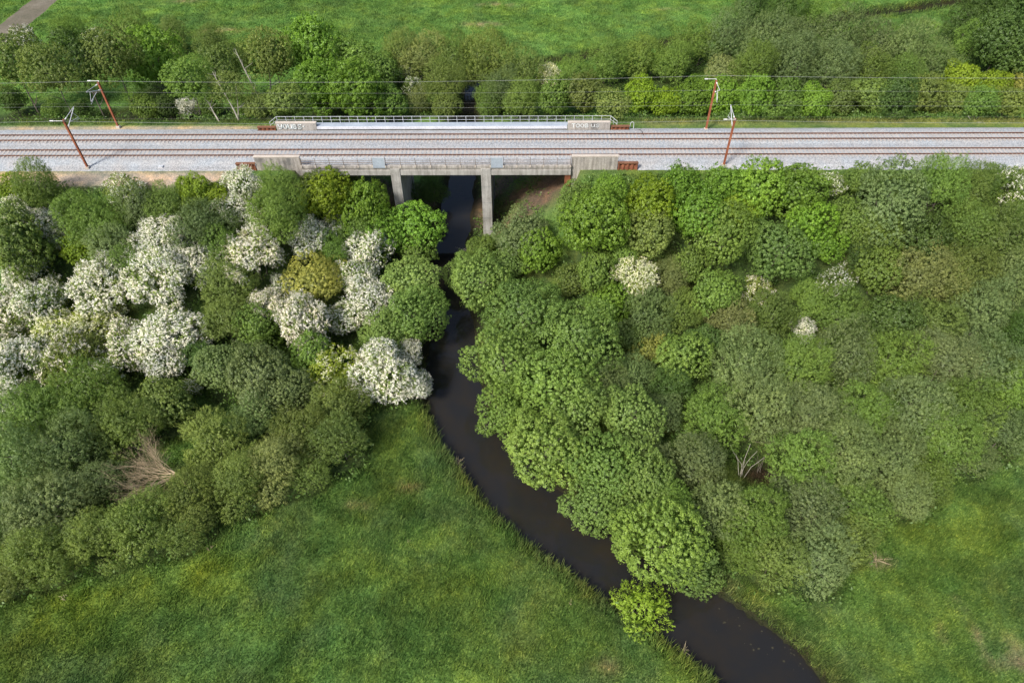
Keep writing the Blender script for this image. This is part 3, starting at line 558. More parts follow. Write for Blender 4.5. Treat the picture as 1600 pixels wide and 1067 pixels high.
for xc in (-19.9, -2.95):
    pn = bp(MB().box(xc-.83, xc+.83, -3.72, -3.64, .05, 1.72), 'screen_panel', M['walkway'])
    f_ = MB(); f_.box(xc-.87, xc-.832, -3.74, -3.62, .02, 1.78).box(xc+.832, xc+.87, -3.74, -3.62, .02, 1.78).box(xc-.83, xc+.83, -3.73, -3.63, 1.722, 1.78); bp(f_, 'panel_frame', M['steelgrey'], pn)
# bearings at the abutment end (rusty)
bp(MB().box(6.9, 7.72, -3.5, -2.9, -3.3, -1.223), 'sheet_pile_end', M['rust'])

def sheet_pile(xa, xb, y, zt, zb, label):
    root = empty('sheet_pile_wall', ((xa+xb)/2, y, zb)); tag(root, label, 'sheet pile wall', 'rusty sheet pile walls at the bridge corners')
    V = []; F = []; xs = np.arange(xa, xb+.01, .11)
    for i, x in enumerate(xs):
        yy = -.14+ (.18 if (i//3) % 2 else 0); V += [(x-(xa+xb)/2, yy, 0), (x-(xa+xb)/2, yy, zt-zb-.153)]
    for i in range(len(xs)-1): F.append((2*i, 2*i+2, 2*i+3, 2*i+1))
    o = link('corrugated_wall', mesh_np('corrugated_wall', V, F), M['rust'], root); s_ = o.modifiers.new('s', 'SOLIDIFY'); s_.thickness = .02
    MB().box(-(xb-xa)/2-.05, (xb-xa)/2+.05, -.25, .25, zt-zb-.15, zt-zb)  .build('capping_beam', M['rustcap'], root, None, .02)
sheet_pile(-40.6, -37.85, -3.2, .62, -2.6, 'rusty sheet pile wall at the front left bridge corner')
sheet_pile(14.45, 17.3, -3.2, .62, -2.6, 'rusty sheet pile wall at the front right bridge corner')
sheet_pile(-40.4, -37.6, 7.8, .12, -1.6, 'low rusty sheet pile edge beside the graffiti wall, back left')
sheet_pile(14.5, 17.3, 7.8, .12, -1.6, 'low rusty sheet pile edge by the back right parapet')

# ------------------------------------------------------------------ masts, cantilevers, wires
def mast(x, y, h, sgn, lean, label, arm='full'):
    zb = -.55 if y < 0 else -.6
    root = empty('catenary_mast', (x, y, zb)); tag(root, label, 'catenary mast', 'rust red catenary masts beside the tracks')
    MB().box(-.28, .28, -.28, .28, -.3, .34).build('foundation', M['coping'], root, None, .03)
    H = h-zb; m_ = MB()       # steel H section, tapered slightly
    for (a, b, c, d) in ((-.12, .12, -.14, -.115), (-.12, .12, .115, .14), (-.012, .012, -.115, .115)): m_.box(a, b, c, d, .34, H)
    m_.box(-.13, .13, -.15, .15, .342, .40).box(-.13, .13, -.15, .15, H, H+.03)
    m_.build('post', M['rustred'], root)
    yt = (YT[0] if y < 0 else YT[1])-y; s = 1 if yt > 0 else -1
    ap = Vector((0, yt+ .0*s, 7.3-zb)); can = MB()
    can.bar((0, .15*s, H-.15), ap, .035).bar((.1*lean, .15*s, 5.75-zb), ap-Vector((0, .15*s, .12)), .045)
    can.bar(ap-Vector((0, .9*s, .42)), Vector((0, yt-.1*s, 5.75-zb)), .025).bar((.1*lean, yt*.42, 6.12-zb), Vector((0, yt-.1*s, 5.70-zb)), .03).bar(Vector((0, yt-.9*s, 5.7-zb)), Vector((0, yt+.15*s, 5.42-zb)), .02)
    c = can.build('cantilever', M['white'], root)
    ins = MB()
    for k in range(6):
        t = .09+.018*k
        for (p0, p1) in (((0, .15*s, H-.15), ap), ((.1*lean, .15*s, 5.75-zb), ap)):
            p0 = Vector(p0); q = p0.lerp(Vector(p1), t); q2 = p0.lerp(Vector(p1), t+.008); ins.bar(q, q2, .085, 8)
    ins.build('insulator', M['insulator'], c)
    fe = MB(); fe.box(-.05, .05, -.5*s if s > 0 else .1, -.1*s if s > 0 else .5, H-.05, H+.02) if False else fe.bar((0, 0, H-.02), (-.9*lean*0, -.35*s, H+.08), .04)
    fe.build('feeder_bracket', M['white'], root)
    fi = MB()
    for sx in (-1,):
        for k in range(5): fi.bar((sx*(1.2+.1*k), -.35*s, H+.08), (sx*(1.25+.1*k), -.35*s, H+.08), .09, 8)
    fi.bar((-1.2, -.35*s, H+.08), (0, -.35*s, H+.08), .03)
    fi.build('feeder_insulator', M['insulator'], root)
    return root
mast(-62.7, -2.72, 7.15, 1, -1, 'rust red catenary mast at the front left edge of ballast')
mast(-62.75, 8.8, 6.85, -1, 1, 'rust red catenary mast behind the tracks at far left')
mast(29.9, -2.5, 7.0, 1, -1, 'rust red catenary mast at the front right, above green trees')
mast(29.2, 7.6, 7.45, -1, 1, 'rust red catenary mast behind the tracks at right')
def wire(y0, pts, r, label, mat, name='overhead_wire'):
    P = []
    for (xa, za), (xb, zb_), sag in pts:
        for i in range(25):
            t = i/24; 
            if P and i == 0: continue
            P.append((xa+(xb-xa)*t, y0, za+(zb_-za)*t-4*sag*t*(1-t)))
    o = MB().tube(P, r, 5).build(name, mat); tag(o, label, 'wire', 'overhead line wires'); return o
XA, XB, XE = -62.7, 29.6, 150
def spans(za, zb, s): return [((-160, za), (XA, za), s), ((XA, za), (XB, zb), s), ((XB, zb), (122, zb), s), ((122, zb), (214, zb), s)]
wire(9.1, spans(6.9, 7.5, .55), .014, 'highest pale wire, strung along the back mast tops', M['wire'])
wire(YT[1], spans(7.3, 7.3, .35), .007, 'thin carrying wire above the farther track', M['wire'])
wire(YT[0], spans(7.3, 7.3, .35), .007, 'thin carrying wire above the nearer track', M['wire'])
wire(-3.1, spans(7.2, 7.05, .5), .014, 'lowest pale wire, strung along the front mast tops', M['wire'])
wire(YT[1], spans(5.42, 5.42, .03), .005, 'thin dark contact wire above the farther track', M['wiredark'])
wire(YT[0], spans(5.42, 5.42, .03), .005, 'thin dark contact wire above the nearer track', M['wiredark'])
# small trackside things
p = at_z(252, 262, -.5); t_ = empty('cabinet', (p[0], p[1], -.62)); tag(t_, 'small white trackside box on the ballast at left', 'trackside box')
MB().box(-.28, .28, -.2, .2, 0, .34).build('housing', M['white'], t_, None, .02); MB().box(-.31, .31, -.23, .23, .343, .38).build('lid', M['steelgrey'], t_)
p = at_y(987, 200, 7.9); fr = MB().tube([(-.3, 0, 0), (-.25, 0, 1.0), (-.1, 0, 1.15), (.1, 0, 1.15), (.25, 0, 1.0), (.3, 0, 0)], .04, 6).build('pipe_hoop', M['white']); fr.location = (p[0], 7.9, -.5)
tag(fr, 'small white tubular hoop beside the back right parapet end', 'hoop')
cb = MB().tube([(18.4, 7.7, -.42), (19.0, 7.2, -.30), (19.2, 6.3, -.19), (19.3, 5.4, -.19)], .05, 6).build('cable', M['cable']); tag(cb, 'black cable crossing the ballast under the far rail', 'cable')

# ------------------------------------------------------------------ vegetation prototypes
def unit(v): return v/np.maximum(np.linalg.norm(v, axis=-1, keepdims=True), 1e-9)
def leaf_quads(C, Nn, L, W, rs, axis_=None, fold=.25):
    n = len(C); a = rs.normal(size=(n, 3)) if axis_ is None else axis_+.5*rs.normal(size=(n, 3))
    u = unit(a-Nn*np.sum(a*Nn, 1, keepdims=True)); v = np.cross(Nn, u)
    Ls = (L*(.65+.7*rs.rand(n)))[:, None]; Ws = (W*(.65+.7*rs.rand(n)))[:, None]
    V = np.stack([C-u*Ls*.5, C+v*Ws*.5+Nn*fold*Ws, C+u*Ls*.5, C-v*Ws*.5+Nn*fold*Ws], 1).reshape(-1, 3)
    F = np.arange(4*n).reshape(n, 4); return V, F
def fib(n, rs, zmin=-.55):
    i = np.arange(n)+.5; z = 1-(1-zmin)*i/n; ph = i*2.399963+rs.rand()*6; r = np.sqrt(np.maximum(0, 1-z*z))
    d = np.stack([r*np.cos(ph), r*np.sin(ph), z], 1)+rs.normal(size=(n, 3))*.05; return unit(d)
def crown_field(rs, n_lobe, amp, k):
    Ld = unit(rs.normal(size=(n_lobe, 3))*[1, 1, .8]+[0, 0, .35]); La = .55+.45*rs.rand(n_lobe)
    L2 = unit(rs.normal(size=(n_lobe*5, 3))); A2 = .4+.6*rs.rand(n_lobe*5); k2 = k*7; a2 = amp*.5
    def rad0(d): return (1-amp-a2)+amp*np.max(La[None, :]*np.exp(-k*(1-d @ Ld.T)), 1)+a2*np.max(A2[None, :]*np.exp(-k2*(1-d @ L2.T)), 1)+.06
    q_ = np.percentile(rad0(unit(rs.normal(size=(600, 3))+[0, 0, .4])), 72)
    def rad(d): return rad0(d)/q_
    return rad
def make_crown(seed, R, zs=.85, hcf=1.0, rj=.07, lsize=.38, core=.56, nrand=.3, small=22, n_lobe=16, amp=.35, k=9, spray=.42, nspray=260, per=30, leaf=(.26, .15), elong=1.0, updir=.3, hole=.05, inner=110, zmin=-.6, tuft=.0, blossom=0.0, bper=26, bleaf=(.17, .12)):
    rs = np.random.RandomState(seed); S = np.array([R, R, R*zs]); hc = R*hcf
    ld = fib(n_lobe, rs, -.45)+rs.normal(size=(n_lobe, 3))*.16; ld = unit(ld); lr = lsize*(.60+.85*rs.rand(n_lobe)); lc = ld*((1.0-lr)*(.86+.24*rs.rand(n_lobe)))[:, None]
    lc = np.vstack([lc, [[0, 0, .10]]]); lr = np.append(lr, core)
    if small:      # leading shoots that stand out of the crown and break its outline
        sdv = unit(rs.normal(size=(small, 3))+[0, 0, .45]); base_r = np.array([np.max(lc @ v_+lr) for v_ in sdv]); ls = .11+.13*rs.rand(small)
        lc = np.vstack([lc, sdv*(base_r-ls*(.15+.9*rs.rand(small)))[:, None]*.97]); lr = np.append(lr, ls)
    n_lobe = len(lr)-1; ltone = rs.rand(n_lobe+1)
    Ps = []; Ds = []; Ts = []
    for m_ in range(n_lobe+1):
        ns = int(nspray*1.9*lr[m_]**2/np.sum(lr**2)); dd_ = unit(rs.normal(size=(ns*3, 3))); dd_ = fib(ns, rs, -.999)
        pp = lc[m_]+dd_*(lr[m_]*(1+rs.normal(size=len(dd_))*rj*1.3))[:, None]
        ok_ = (pp[:, 2] > zmin) & (np.sum(pp*dd_, 1) > -.05)
        for o_ in range(n_lobe+1):
            if o_ != m_: ok_ &= np.linalg.norm(pp-lc[o_], axis=1) > lr[o_]*.93
        Ps.append(pp[ok_]); Ds.append(dd_[ok_]); Ts.append(np.full(ok_.sum(), ltone[m_]))
    pu = np.vstack(Ps); dl = np.vstack(Ds); tl = np.concatenate(Ts); keep = rs.rand(len(pu)) > hole; pu = pu[keep]; dl = dl[keep]; tl = tl[keep]
    wp = rs.rand(3)*20; wx = (vnoise(pu[:, 1]*1.3+wp[0], pu[:, 2]*1.3+wp[1])-.5)*.42; wy = (vnoise(pu[:, 0]*1.3+wp[1], pu[:, 2]*1.3+wp[2])-.5)*.42; wz = (vnoise(pu[:, 0]*1.5+wp[2], pu[:, 1]*1.5+wp[0])-.5)*.36
    pu = pu+np.stack([wx, wy, wz], 1)
    P = pu*S+[0, 0, hc]; d = unit(pu)
    out = unit(dl*.75+d*.35+[0, 0, updir]); sv = np.exp(rs.normal(size=len(P))*.38); Vs = []; Fs = []; vv = []; nb = 0
    n = per; q = unit(rs.normal(size=(len(P), n, 3))*.85+out[:, None, :]*.9); rr = spray*sv[:, None, None]*(.35+.65*rs.rand(len(P), n, 1)**.5)
    along = np.sum(q*out[:, None, :], 2, keepdims=True)
    C = P[:, None, :]+rr*(q+out[:, None, :]*along*(elong-1))
    Nn = unit(q*.9+out[:, None, :]*.45+[0, 0, .15]+rs.normal(size=q.shape)*nrand)
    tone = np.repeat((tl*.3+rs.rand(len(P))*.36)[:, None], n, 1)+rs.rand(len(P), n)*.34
    C = C.reshape(-1, 3); Nn = Nn.reshape(-1, 3); ax = np.repeat(out, n, 0) if elong > 1.2 else None
    V, F = leaf_quads(C, Nn, leaf[0], leaf[1], rs, ax); Vs.append(V); Fs.append(F); vv.append(np.repeat(tone.ravel(), 4)); nb = len(V)
    if inner:
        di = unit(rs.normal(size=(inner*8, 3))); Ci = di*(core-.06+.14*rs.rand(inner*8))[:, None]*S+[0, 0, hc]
        V, F = leaf_quads(Ci, unit(di+rs.normal(size=di.shape)*.4), leaf[0]*2.6, leaf[1]*3.0, rs); Vs.append(V); Fs.append(F+nb); vv.append(np.repeat(rs.rand(len(Ci))*.35, 4))  # inner leaves toned darker, painting crown shade into their colour
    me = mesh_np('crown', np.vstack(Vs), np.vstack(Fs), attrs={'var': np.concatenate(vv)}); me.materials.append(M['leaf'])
    bm_ = None
    if blossom:
        ltb = .55+.75*(tl); sel = (rs.rand(len(P)) < ltb*blossom*np.clip(.75+.5*d[:, 2]+.25, .3, 1.2)); Pb = P[sel]; ob = out[sel]; svb = sv[sel]; n = bper
        # little flowering branches reaching out of each spray
        nt_ = 5; td = unit(ob[:, None, :]*.8+rs.normal(size=(len(Pb), nt_, 3))*.75); per_t = max(3, n//nt_)
        tt = rs.rand(len(Pb), nt_, per_t, 1)
        C = Pb[:, None, None, :]+td[:, :, None, :]*(spray*1.9*np.minimum(svb, 1.4)[:, None, None, None])*(.25+.85*tt)+rs.normal(size=(len(Pb), nt_, per_t, 3))*.045
        Nn = unit(ob[:, None, None, :]*.8+rs.normal(size=C.shape)*.6+[0, 0, .5]).reshape(-1, 3); C = C.reshape(-1, 3)
        V, F = leaf_quads(C, Nn, bleaf[0], bleaf[1], rs); bm_ = mesh_np('blossom', V, F, attrs={'var': np.repeat(rs.rand(len(C)), 4)}); bm_.materials.append(M['blossom'])
    return me, bm_
def make_trunk(seed, R, hcf, mat, stems=1, lean=0.0, r0=.16, limbs=7, spread=.6):
    rs = random.Random(seed); mb = MB(); hc = R*hcf
    for s in range(stems):
        a = rs.random()*6.28; off = .15*stems*(stems > 1); b = Vector((math.cos(a)*off, math.sin(a)*off, -2.2)); top = Vector((math.cos(a)*R*.3*(stems > 1)+lean, math.sin(a)*R*.25*(stems > 1), hc*1.15)); pts = []
        n = 7
        for i in range(n): t = i/(n-1); pts.append(b.lerp(top, t)+Vector((rs.uniform(-.1, .1), rs.uniform(-.1, .1), 0))*R*.2*(0 < i < n))
        rr = r0*(1 if stems == 1 else .6); mb.tube(pts, [rr*(1-.8*i/(n-1)) for i in range(n)], 7)
        for l in range(limbs if stems == 1 else 2):
            i = rs.randrange(2, n-1); p = pts[i]; a2 = rs.random()*6.28; el = rs.uniform(.2, .9); Ln = R*rs.uniform(.45, .8)
            e = p+Vector((math.cos(a2)*math.cos(el), math.sin(a2)*math.cos(el), math.sin(el)))*Ln; mid = p.lerp(e, .5)+Vector((0, 0, -.06*Ln))
            mb.tube([p, mid, e], [rr*.42, rr*.28, rr*.08], 5)
    me = mb.mesh('trunk'); me.materials.append(mat); return me
PROTO = {}
def proto(kind, n, **kw):
    lst = []
    for i in range(n):
        sd_ = sum(map(ord, kind))*37+i*101; c, b = make_crown(sd_, NOM[kind], hcf=HCF[kind], **kw)
        st = {'S': 4, 'H': 3, 'h': 3, 's': 3, 'Y': 4}.get(kind, 1)
        t = make_trunk(sd_+5, NOM[kind], HCF[kind], M['palebark'] if kind in 'Ls' else M['bark'], st, 2.0 if kind == 'L' else .2, .15 if kind != 'L' else .17)
        lst.append((t, c, b))
    PROTO[kind] = lst
proto('S', 8, zs=1.05, rj=.12, lsize=.30, core=.48, n_lobe=12, spray=.24, nspray=1050, per=30, leaf=(.20, .05), elong=2.3, updir=.7, hole=.12, inner=120, nrand=.5)
proto('A', 6, zs=1.0, rj=.065, lsize=.34, n_lobe=15, spray=.23, nspray=1150, per=30, leaf=(.15, .10), elong=1.3, updir=.4, hole=.05, inner=120, nrand=.35)
proto('M', 8, zs=1.0, rj=.10, lsize=.38, n_lobe=11, spray=.27, nspray=850, per=30, leaf=(.18, .13), elong=1.2, updir=.35, hole=.10, inner=120, nrand=.4)
proto('O', 2, zs=.85, rj=.06, lsize=.36, n_lobe=14, spray=.22, nspray=850, per=26, leaf=(.13, .09), elong=1.2, updir=.3, hole=.06, inner=110, nrand=.4)
proto('Y', 2, zs=.9, rj=.12, lsize=.42, n_lobe=9, spray=.16, nspray=420, per=26, leaf=(.15, .045), elong=3.0, updir=.5, hole=.12, inner=60, nrand=.5)
proto('T', 5, zs=1.0, rj=.11, lsize=.34, n_lobe=13, spray=.28, nspray=800, per=28, leaf=(.19, .12), elong=1.2, updir=.3, hole=.14, inner=110, zmin=-.75, nrand=.45)
proto('L', 2, zs=.9, rj=.11, lsize=.30, n_lobe=11, spray=.26, nspray=650, per=26, leaf=(.18, .11), elong=1.2, updir=.3, hole=.22, inner=60, zmin=-.5, nrand=.45)
proto('H', 7, zs=.8, rj=.13, lsize=.33, core=.36, n_lobe=8, spray=.24, nspray=620, per=24, leaf=(.15, .10), elong=1.4, updir=.3, hole=.12, inner=80, blossom=1.0, bper=62, bleaf=(.10, .075), nrand=.4)
proto('h', 6, zs=.8, rj=.13, lsize=.33, core=.36, n_lobe=8, spray=.24, nspray=620, per=28, leaf=(.15, .10), elong=1.4, updir=.3, hole=.12, inner=80, blossom=.66, bper=52, bleaf=(.10, .075), nrand=.4)
proto('s', 5, zs=.85, rj=.13, lsize=.31, core=.36, n_lobe=8, spray=.24, nspray=520, per=26, leaf=(.15, .10), elong=1.4, updir=.3, hole=.18, inner=50, blossom=.30, bper=40, bleaf=(.10, .075), nrand=.4)
# leafless fan of twigs
def bare_tree(seed, R):
    rs = random.Random(seed); mb = MB()
    def grow(p, d, ln, r, lev):
        pts = [p]; q = p
        for i in range(3):
            d = (d+Vector((rs.uniform(-1, 1), rs.uniform(-1, 1), rs.uniform(-.4, .6)))*.16).normalized(); q = q+d*ln/3; pts.append(q)
        mb.tube(pts, [r, r*.8, r*.62, r*.45], 4 if lev > 1 else 6)
        if lev < 4:
            for i in range(3 if lev < 3 else 4):
                b = pts[rs.randrange(1, 4)]; nd = (d+Vector((rs.uniform(-1, 1), rs.uniform(-1, 1), rs.uniform(-.3, .7)))*.75).normalized(); grow(b, nd, ln*rs.uniform(.55, .8), r*.5, lev+1)
    mb.tube([Vector((R*.9, -R*.1, -.4)), Vector((R*.8, -R*.12, R*.5)), Vector((R*.75, -R*.1, R*.97))], [.13, .11, .09], 7)
    for i in range(16):
        grow(Vector((R*.75, -R*.1, R*.95)), Vector((-1.2-rs.random()*.4, rs.uniform(-.95, .65), rs.uniform(-.1, .4))).normalized(), R*.85, .052, 0)
    me = mb.mesh('branches'); me.materials.append(M['twig']); return me

# ------------------------------------------------------------------ labels: what and where
MARKS = [((137,262),'the front left mast'),((185,198),'the back left mast'),((620,290),'the left bridge pier'),((760,310),'the right bridge pier'),((466,197),'the graffiti wall'),((925,262),'the right wing wall'),((1130,258),'the front right mast'),
 ((1110,190),'the back right mast'),((1000,952),'the lime bush by the river'),((240,738),'the leafless tree'),((490,440),'the golden oak'),((992,436),'the lone right hawthorn'),((1175,722),'the brown gap of bare stems'),((700,450),'the river narrows'),
 ((740,140),'the dark river gap'),((30,40),'the brown field track'),((1110,935),'the muddy river corner'),((650,640),'the meadow tip'),((1255,516),'the tiny right hawthorn'),((1575,700),'the right meadow'),((0,1067),'the bottom left meadow'),((1600,0),'the top right corner'),((1600,262),'the right track end'),((0,262),'the left track end'),((800,780),'the river bend')]
DIRS = ['right of', 'lower right of', 'below', 'lower left of', 'left of', 'upper left of', 'above', 'upper right of']
ORD = ['', 'second ', 'third ', 'fourth ', 'fifth ', 'sixth ', 'seventh ', 'eighth ', 'ninth ', 'tenth ']
TW = {'alder': 'fresh green', 'alder2': 'soft green', 'grey': 'grey green', 'mid': 'mid green', 'dark': 'dark green', 'olive': 'olive green', 'tan': 'pale tan', 'pale': 'pale green', 'bright': 'bright green', 'yel': 'yellow green', 'lime': 'lime green', 'gold': 'golden'}
def make_labels():
    keys = {}; out = [None]*len(PLACED)
    for i, (px, py, r, k, tint, p, Rm, g) in enumerate(PLACED):
        look = (TW[tint]+' ' if isinstance(tint, str) else '')+KIND_LOOK[k]
        ms = sorted(MARKS, key=lambda m: math.hypot(m[0][0]-px, m[0][1]-py)); m = ms[0] if math.hypot(ms[0][0][0]-px, ms[0][0][1]-py) > 12 else ms[1]
        dx, dy = px-m[0][0], py-m[0][1]; s = int(round(math.degrees(math.atan2(dy, dx))/45)) % 8
        keys.setdefault((look, m[1], s), []).append((math.hypot(dx, dy), i))
    for (look, m, s), L_ in keys.items():
        L_.sort()
        for n, (d, i) in enumerate(L_):
            nm = look if len(L_) == 1 else (('nearest ' if n == 0 else ORD[n]+'nearest ')+look)
            out[i] = f'{nm}, {DIRS[s]} {m}'
    return out
LABELS = make_labels()
SPECIAL = {(1000,952): 'lime green round bush alone on the river bank, lower centre', (490,440): 'rounded golden olive oak among white hawthorns on the left', (240,738): 'leafless fan of pale dry branches among left willows', (992,436): 'lone cream white hawthorn among green trees right of river', (1255,516): 'tiny bright white hawthorn above the right willows',
 (856,121): 'cream white hawthorn behind the railway, between river gap and masts', (294,171): 'small white hawthorn just behind the track at left', (600,584): 'large white hawthorn overhanging the river at the meadow tip', (1388,326): 'large rounded grey green alder at right, dark on its left side', (398,398): 'round creamy white hawthorn above the golden oak'}
GROUPS = {'H': 'white blossoming hawthorns', 'h': 'white blossoming hawthorns', 's': 'white blossoming hawthorns', 'S': 'feathery grey green willows', 'M': 'broadleaf trees on the embankment', 'A': 'dense alders by the river', 'O': 'rounded oaks', 'Y': 'yellow green bushes', 'T': 'tall trees behind the railway', 'L': 'tall trees behind the railway'}
NAMES = {'H': 'hawthorn', 'h': 'hawthorn', 's': 'hawthorn', 'S': 'willow_tree', 'M': 'broadleaf_tree', 'A': 'alder_tree', 'O': 'oak_tree', 'Y': 'bush', 'T': 'tall_tree', 'L': 'tall_tree', 'B': 'bare_tree'}
CATS = {'H': 'hawthorn', 'h': 'hawthorn', 's': 'hawthorn', 'Y': 'bush'}
HT = [(.16, .23, .055), (.18, .24, .06), (.24, .30, .04)]
BT = [(.90, .89, .85), (.90, .86, .80), (.82, .82, .62)]
rr_ = random.Random(11)
for i, (px, py, r, k, tint, p, Rm, g) in enumerate(PLACED):
    root = empty(NAMES[k], (p[0], p[1], p[2]-Rm*HCF[k]), rr_.random()*6.28 if k not in 'BL' else 0)
    lab = SPECIAL.get((px, py), LABELS[i]); tag(root, lab, CATS.get(k, 'tree'), GROUPS.get(k))
    if k == 'B':
        link('branches', bare_tree(4, Rm), None, root); continue
    s = Rm/NOM[k]*{'S': .98, 'M': .98, 'A': .98, 'T': 1.0, 'L': 1.0, 'O': .95, 'Y': 1.12}.get(k, 1.02); e_ = rr_.uniform(.86, 1.16) if k != 'O' else 1; root.scale = (s*e_, s/e_, s*rr_.uniform(.88, 1.2))
    t, c, b = PROTO[k][rr_.randrange(len(PROTO[k]))]
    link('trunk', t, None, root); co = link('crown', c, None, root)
    j = [rr_.uniform(.88, 1.13) for _ in range(3)]; br_ = rr_.uniform(.80, 1.18)
    base = TINT[tint] if isinstance(tint, str) else HT[tint]
    co.color = (base[0]*1.03*(j[0]*.5+.5)*br_, base[1]*1.02*(j[1]*.3+.7)*br_, base[2]*.88*(j[2]*.5+.5)*br_, 1)
    if b:
        bo = link('blossom', b, None, co); bo.color = (*BT[tint], 1)

# ------------------------------------------------------------------ bare stems in the brown gap, dead branch, reeds
def stems(px, py, n, h, spread, label, seed, mat, name='coppice_stems', r=.05):
    p = at_z(px, py, ZM+.1); rs = random.Random(seed); root = empty(name, (p[0], p[1], terr1(p[0], p[1]))); tag(root, label, 'stems')
    for i in range(n):
        a = math.pi*(.1+.8*i/(n-1))+rs.uniform(-.15, .15); b = Vector((rs.uniform(-.3, .3), rs.uniform(-.3, .3), -.1)); e = Vector((math.cos(a)*spread, rs.uniform(-.3, 1.6), h*rs.uniform(.8, 1.1))); m_ = b.lerp(e, .5)+Vector((-math.cos(a)*.35, 0, .2))
        MB().tube([b, b.lerp(m_, .5), m_, m_.lerp(e, .5)+Vector((rs.uniform(-.1, .1), 0, 0)), e], [r, r*.9, r*.8, r*.65, r*.45], 5).build('stem', mat, root)
stems(1158, 742, 6, 3.8, 1.8, 'fan of bare pale stems in the brown gap between willows', 2, M['palebark'], r=.035)
stems(1186, 738, 4, 3.2, 1.4, 'thinner bare stems right of the pale fan in the gap', 5, M['bark'], r=.03)
# (more in later sections)
def spike(px, py, z, n, L, label, mat, seed, name, spread=1.0, cat='reeds', up=.8, r=.02):
    p = at_z(px, py, z); rs = random.Random(seed); mb = MB()
    for i in range(n):
        d = Vector((rs.uniform(-1, 1)*spread, rs.uniform(-1, 1)*spread, rs.uniform(.3, 1)*up)).normalized()*L*rs.uniform(.6, 1.1); b = Vector((rs.uniform(-.2, .2), rs.uniform(-.2, .2), 0))
        mb.tube([b, b+d*.5+Vector((0, 0, .05)), b+d], [r, r*.7, r*.3], 4)
    o = mb.build(name, mat); o.location = (p[0], p[1], z); tag(o, label, cat); return o
spike(714, 724, ZW+.25, 22, 1.1, 'pale dry reeds at the left river edge, mid meadow', M['straw'], 1, 'dry_reeds')
spike(719, 738, ZW+.25, 16, .8, 'brown broken reeds just below the pale reeds', M['twig'], 2, 'dry_reeds')
spike(1068, 1018, ZW+.3, 16, .8, 'small pale reed tuft at the lower left river edge', M['straw'], 3, 'dry_reeds')
spike(724, 390, ZW+.05, 9, 1.6, 'grey dead branch sticking out of the narrow river', M['palebark'], 4, 'dead_branch', .9, 'branch', .35)
spike(1520, 192, -1.0, 14, 1.6, 'heap of pale cut branches behind the right track', M['palebark'], 6, 'brush_heap', 1.2, 'branch heap', .3, .05)
spike(1370, 875, ZM+.15, 16, 1.5, 'pale broken branches lying at the willow edge, right meadow', M['twig'], 8, 'dead_branch', 1.0, 'branch', .3, .03)
spike(893, 942, ZM+.1, 7, .5, 'pale seed head clump near river in the lower meadow', M['straw'], 9, 'weed', .4, 'weed', 1, .02)
spike(639, 846, ZM+.1, 7, .45, 'tiny pale weed in the middle of the left meadow', M['straw'], 10, 'weed', .4, 'weed', 1, .02)
spike(101, 934, ZM+.1, 8, .45, 'tiny pale weed below the left willows', M['straw'], 12, 'weed', .5, 'weed', .6, .03)
spike(329, 858, ZM+.1, 8, .45, 'tiny brown weed at the meadow edge below olive willows', M['twig'], 13, 'weed', .5, 'weed', .6, .03)
spike(208, 322, -3.4, 14, 2.6, 'pale leafless branches poking out below the left ballast', M['palebark'], 14, 'dead_branch', .9, 'branch', .8, .035)
spike(80, 690, ZM+4.5, 8, 2.0, 'pale dead limb lying across dark willows, far left', M['palebark'], 15, 'dead_branch', 1, 'branch', .25, .05)

# ------------------------------------------------------------------ undergrowth and grass (uncountable)
def undergrowth():
    rs = np.random.RandomState(8); n = 26000; x = rs.uniform(-118, 112, n); y = rs.uniform(-76, 72, n)
    z = terr(x, y); rd = river_d(x, y); wd = np.full(n, 9.0)
    for q in TP: wd = np.minimum(wd, np.hypot(x-q[0], y-q[1])/q[2])
    slope = z > ZM+1.0; slp_ok = slope & (((y < -5.0) & (x > 8) & (y > -30)) | (((y < -6.8-1.2*(x < -36)) | ((y < -4.7) & (x > 17)) | ((y > 12.0) & (x > -30))) & (wd < 2.0)))
    under = (x > -31) & (x < 7.5) & (y > -5) & (y < 10)
    ok = (((wd < 1.12) & ((y < 12) | (x > -30) | (rs.rand(n) < .6))) | slp_ok) & (rd > .5) & ~((y > np.where(x > 17, -4.6, np.where(x > 8, -5.0, -5.8))) & (y < 11.8)) 
    ok2 = under & (rd > .4) & (rs.rand(n) < .7) & (x < 4.5)
    ok = ok | ok2
    gp = at_z(1190, 742, ZM); ok &= np.hypot((x-gp[0])/3.0, (y-gp[1])/2.0) > 1
    x = x[ok]; y = y[ok]; z = z[ok]; m = len(x); h = .4+1.3*rs.rand(m)**1.5*np.clip(fbm(x/5, y/5, 2)*1.6, .3, 1.3); h = np.where((x > -31) & (x < 8) & (y > -5) & (y < 10), .35, h)
    per = 15; o = unit(rs.normal(size=(m, per, 3))*[1, 1, .7]+[0, 0, .6]); rad_ = (.45+.45*rs.rand(m))[:, None, None]
    C = np.stack([x, y, z+h*.7], 1)[:, None, :]+o*rad_*[1.2, 1.2, .8]; C = C.reshape(-1, 3)
    V, F = leaf_quads(C, unit(o.reshape(-1, 3)+rs.normal(size=(m*per, 3))*.5), .34, .2, rs)
    me = mesh_np('undergrowth', V, F, attrs={'var': np.repeat(np.repeat(rs.rand(m)*.5, per)+rs.rand(m*per)*.5, 4)})
    u = link('undergrowth', me, M['leaf']); u.color = (.105, .185, .040, 1); tag(u, 'low dark green undergrowth between the trees and on slopes', 'undergrowth', kind='stuff')
undergrowth()
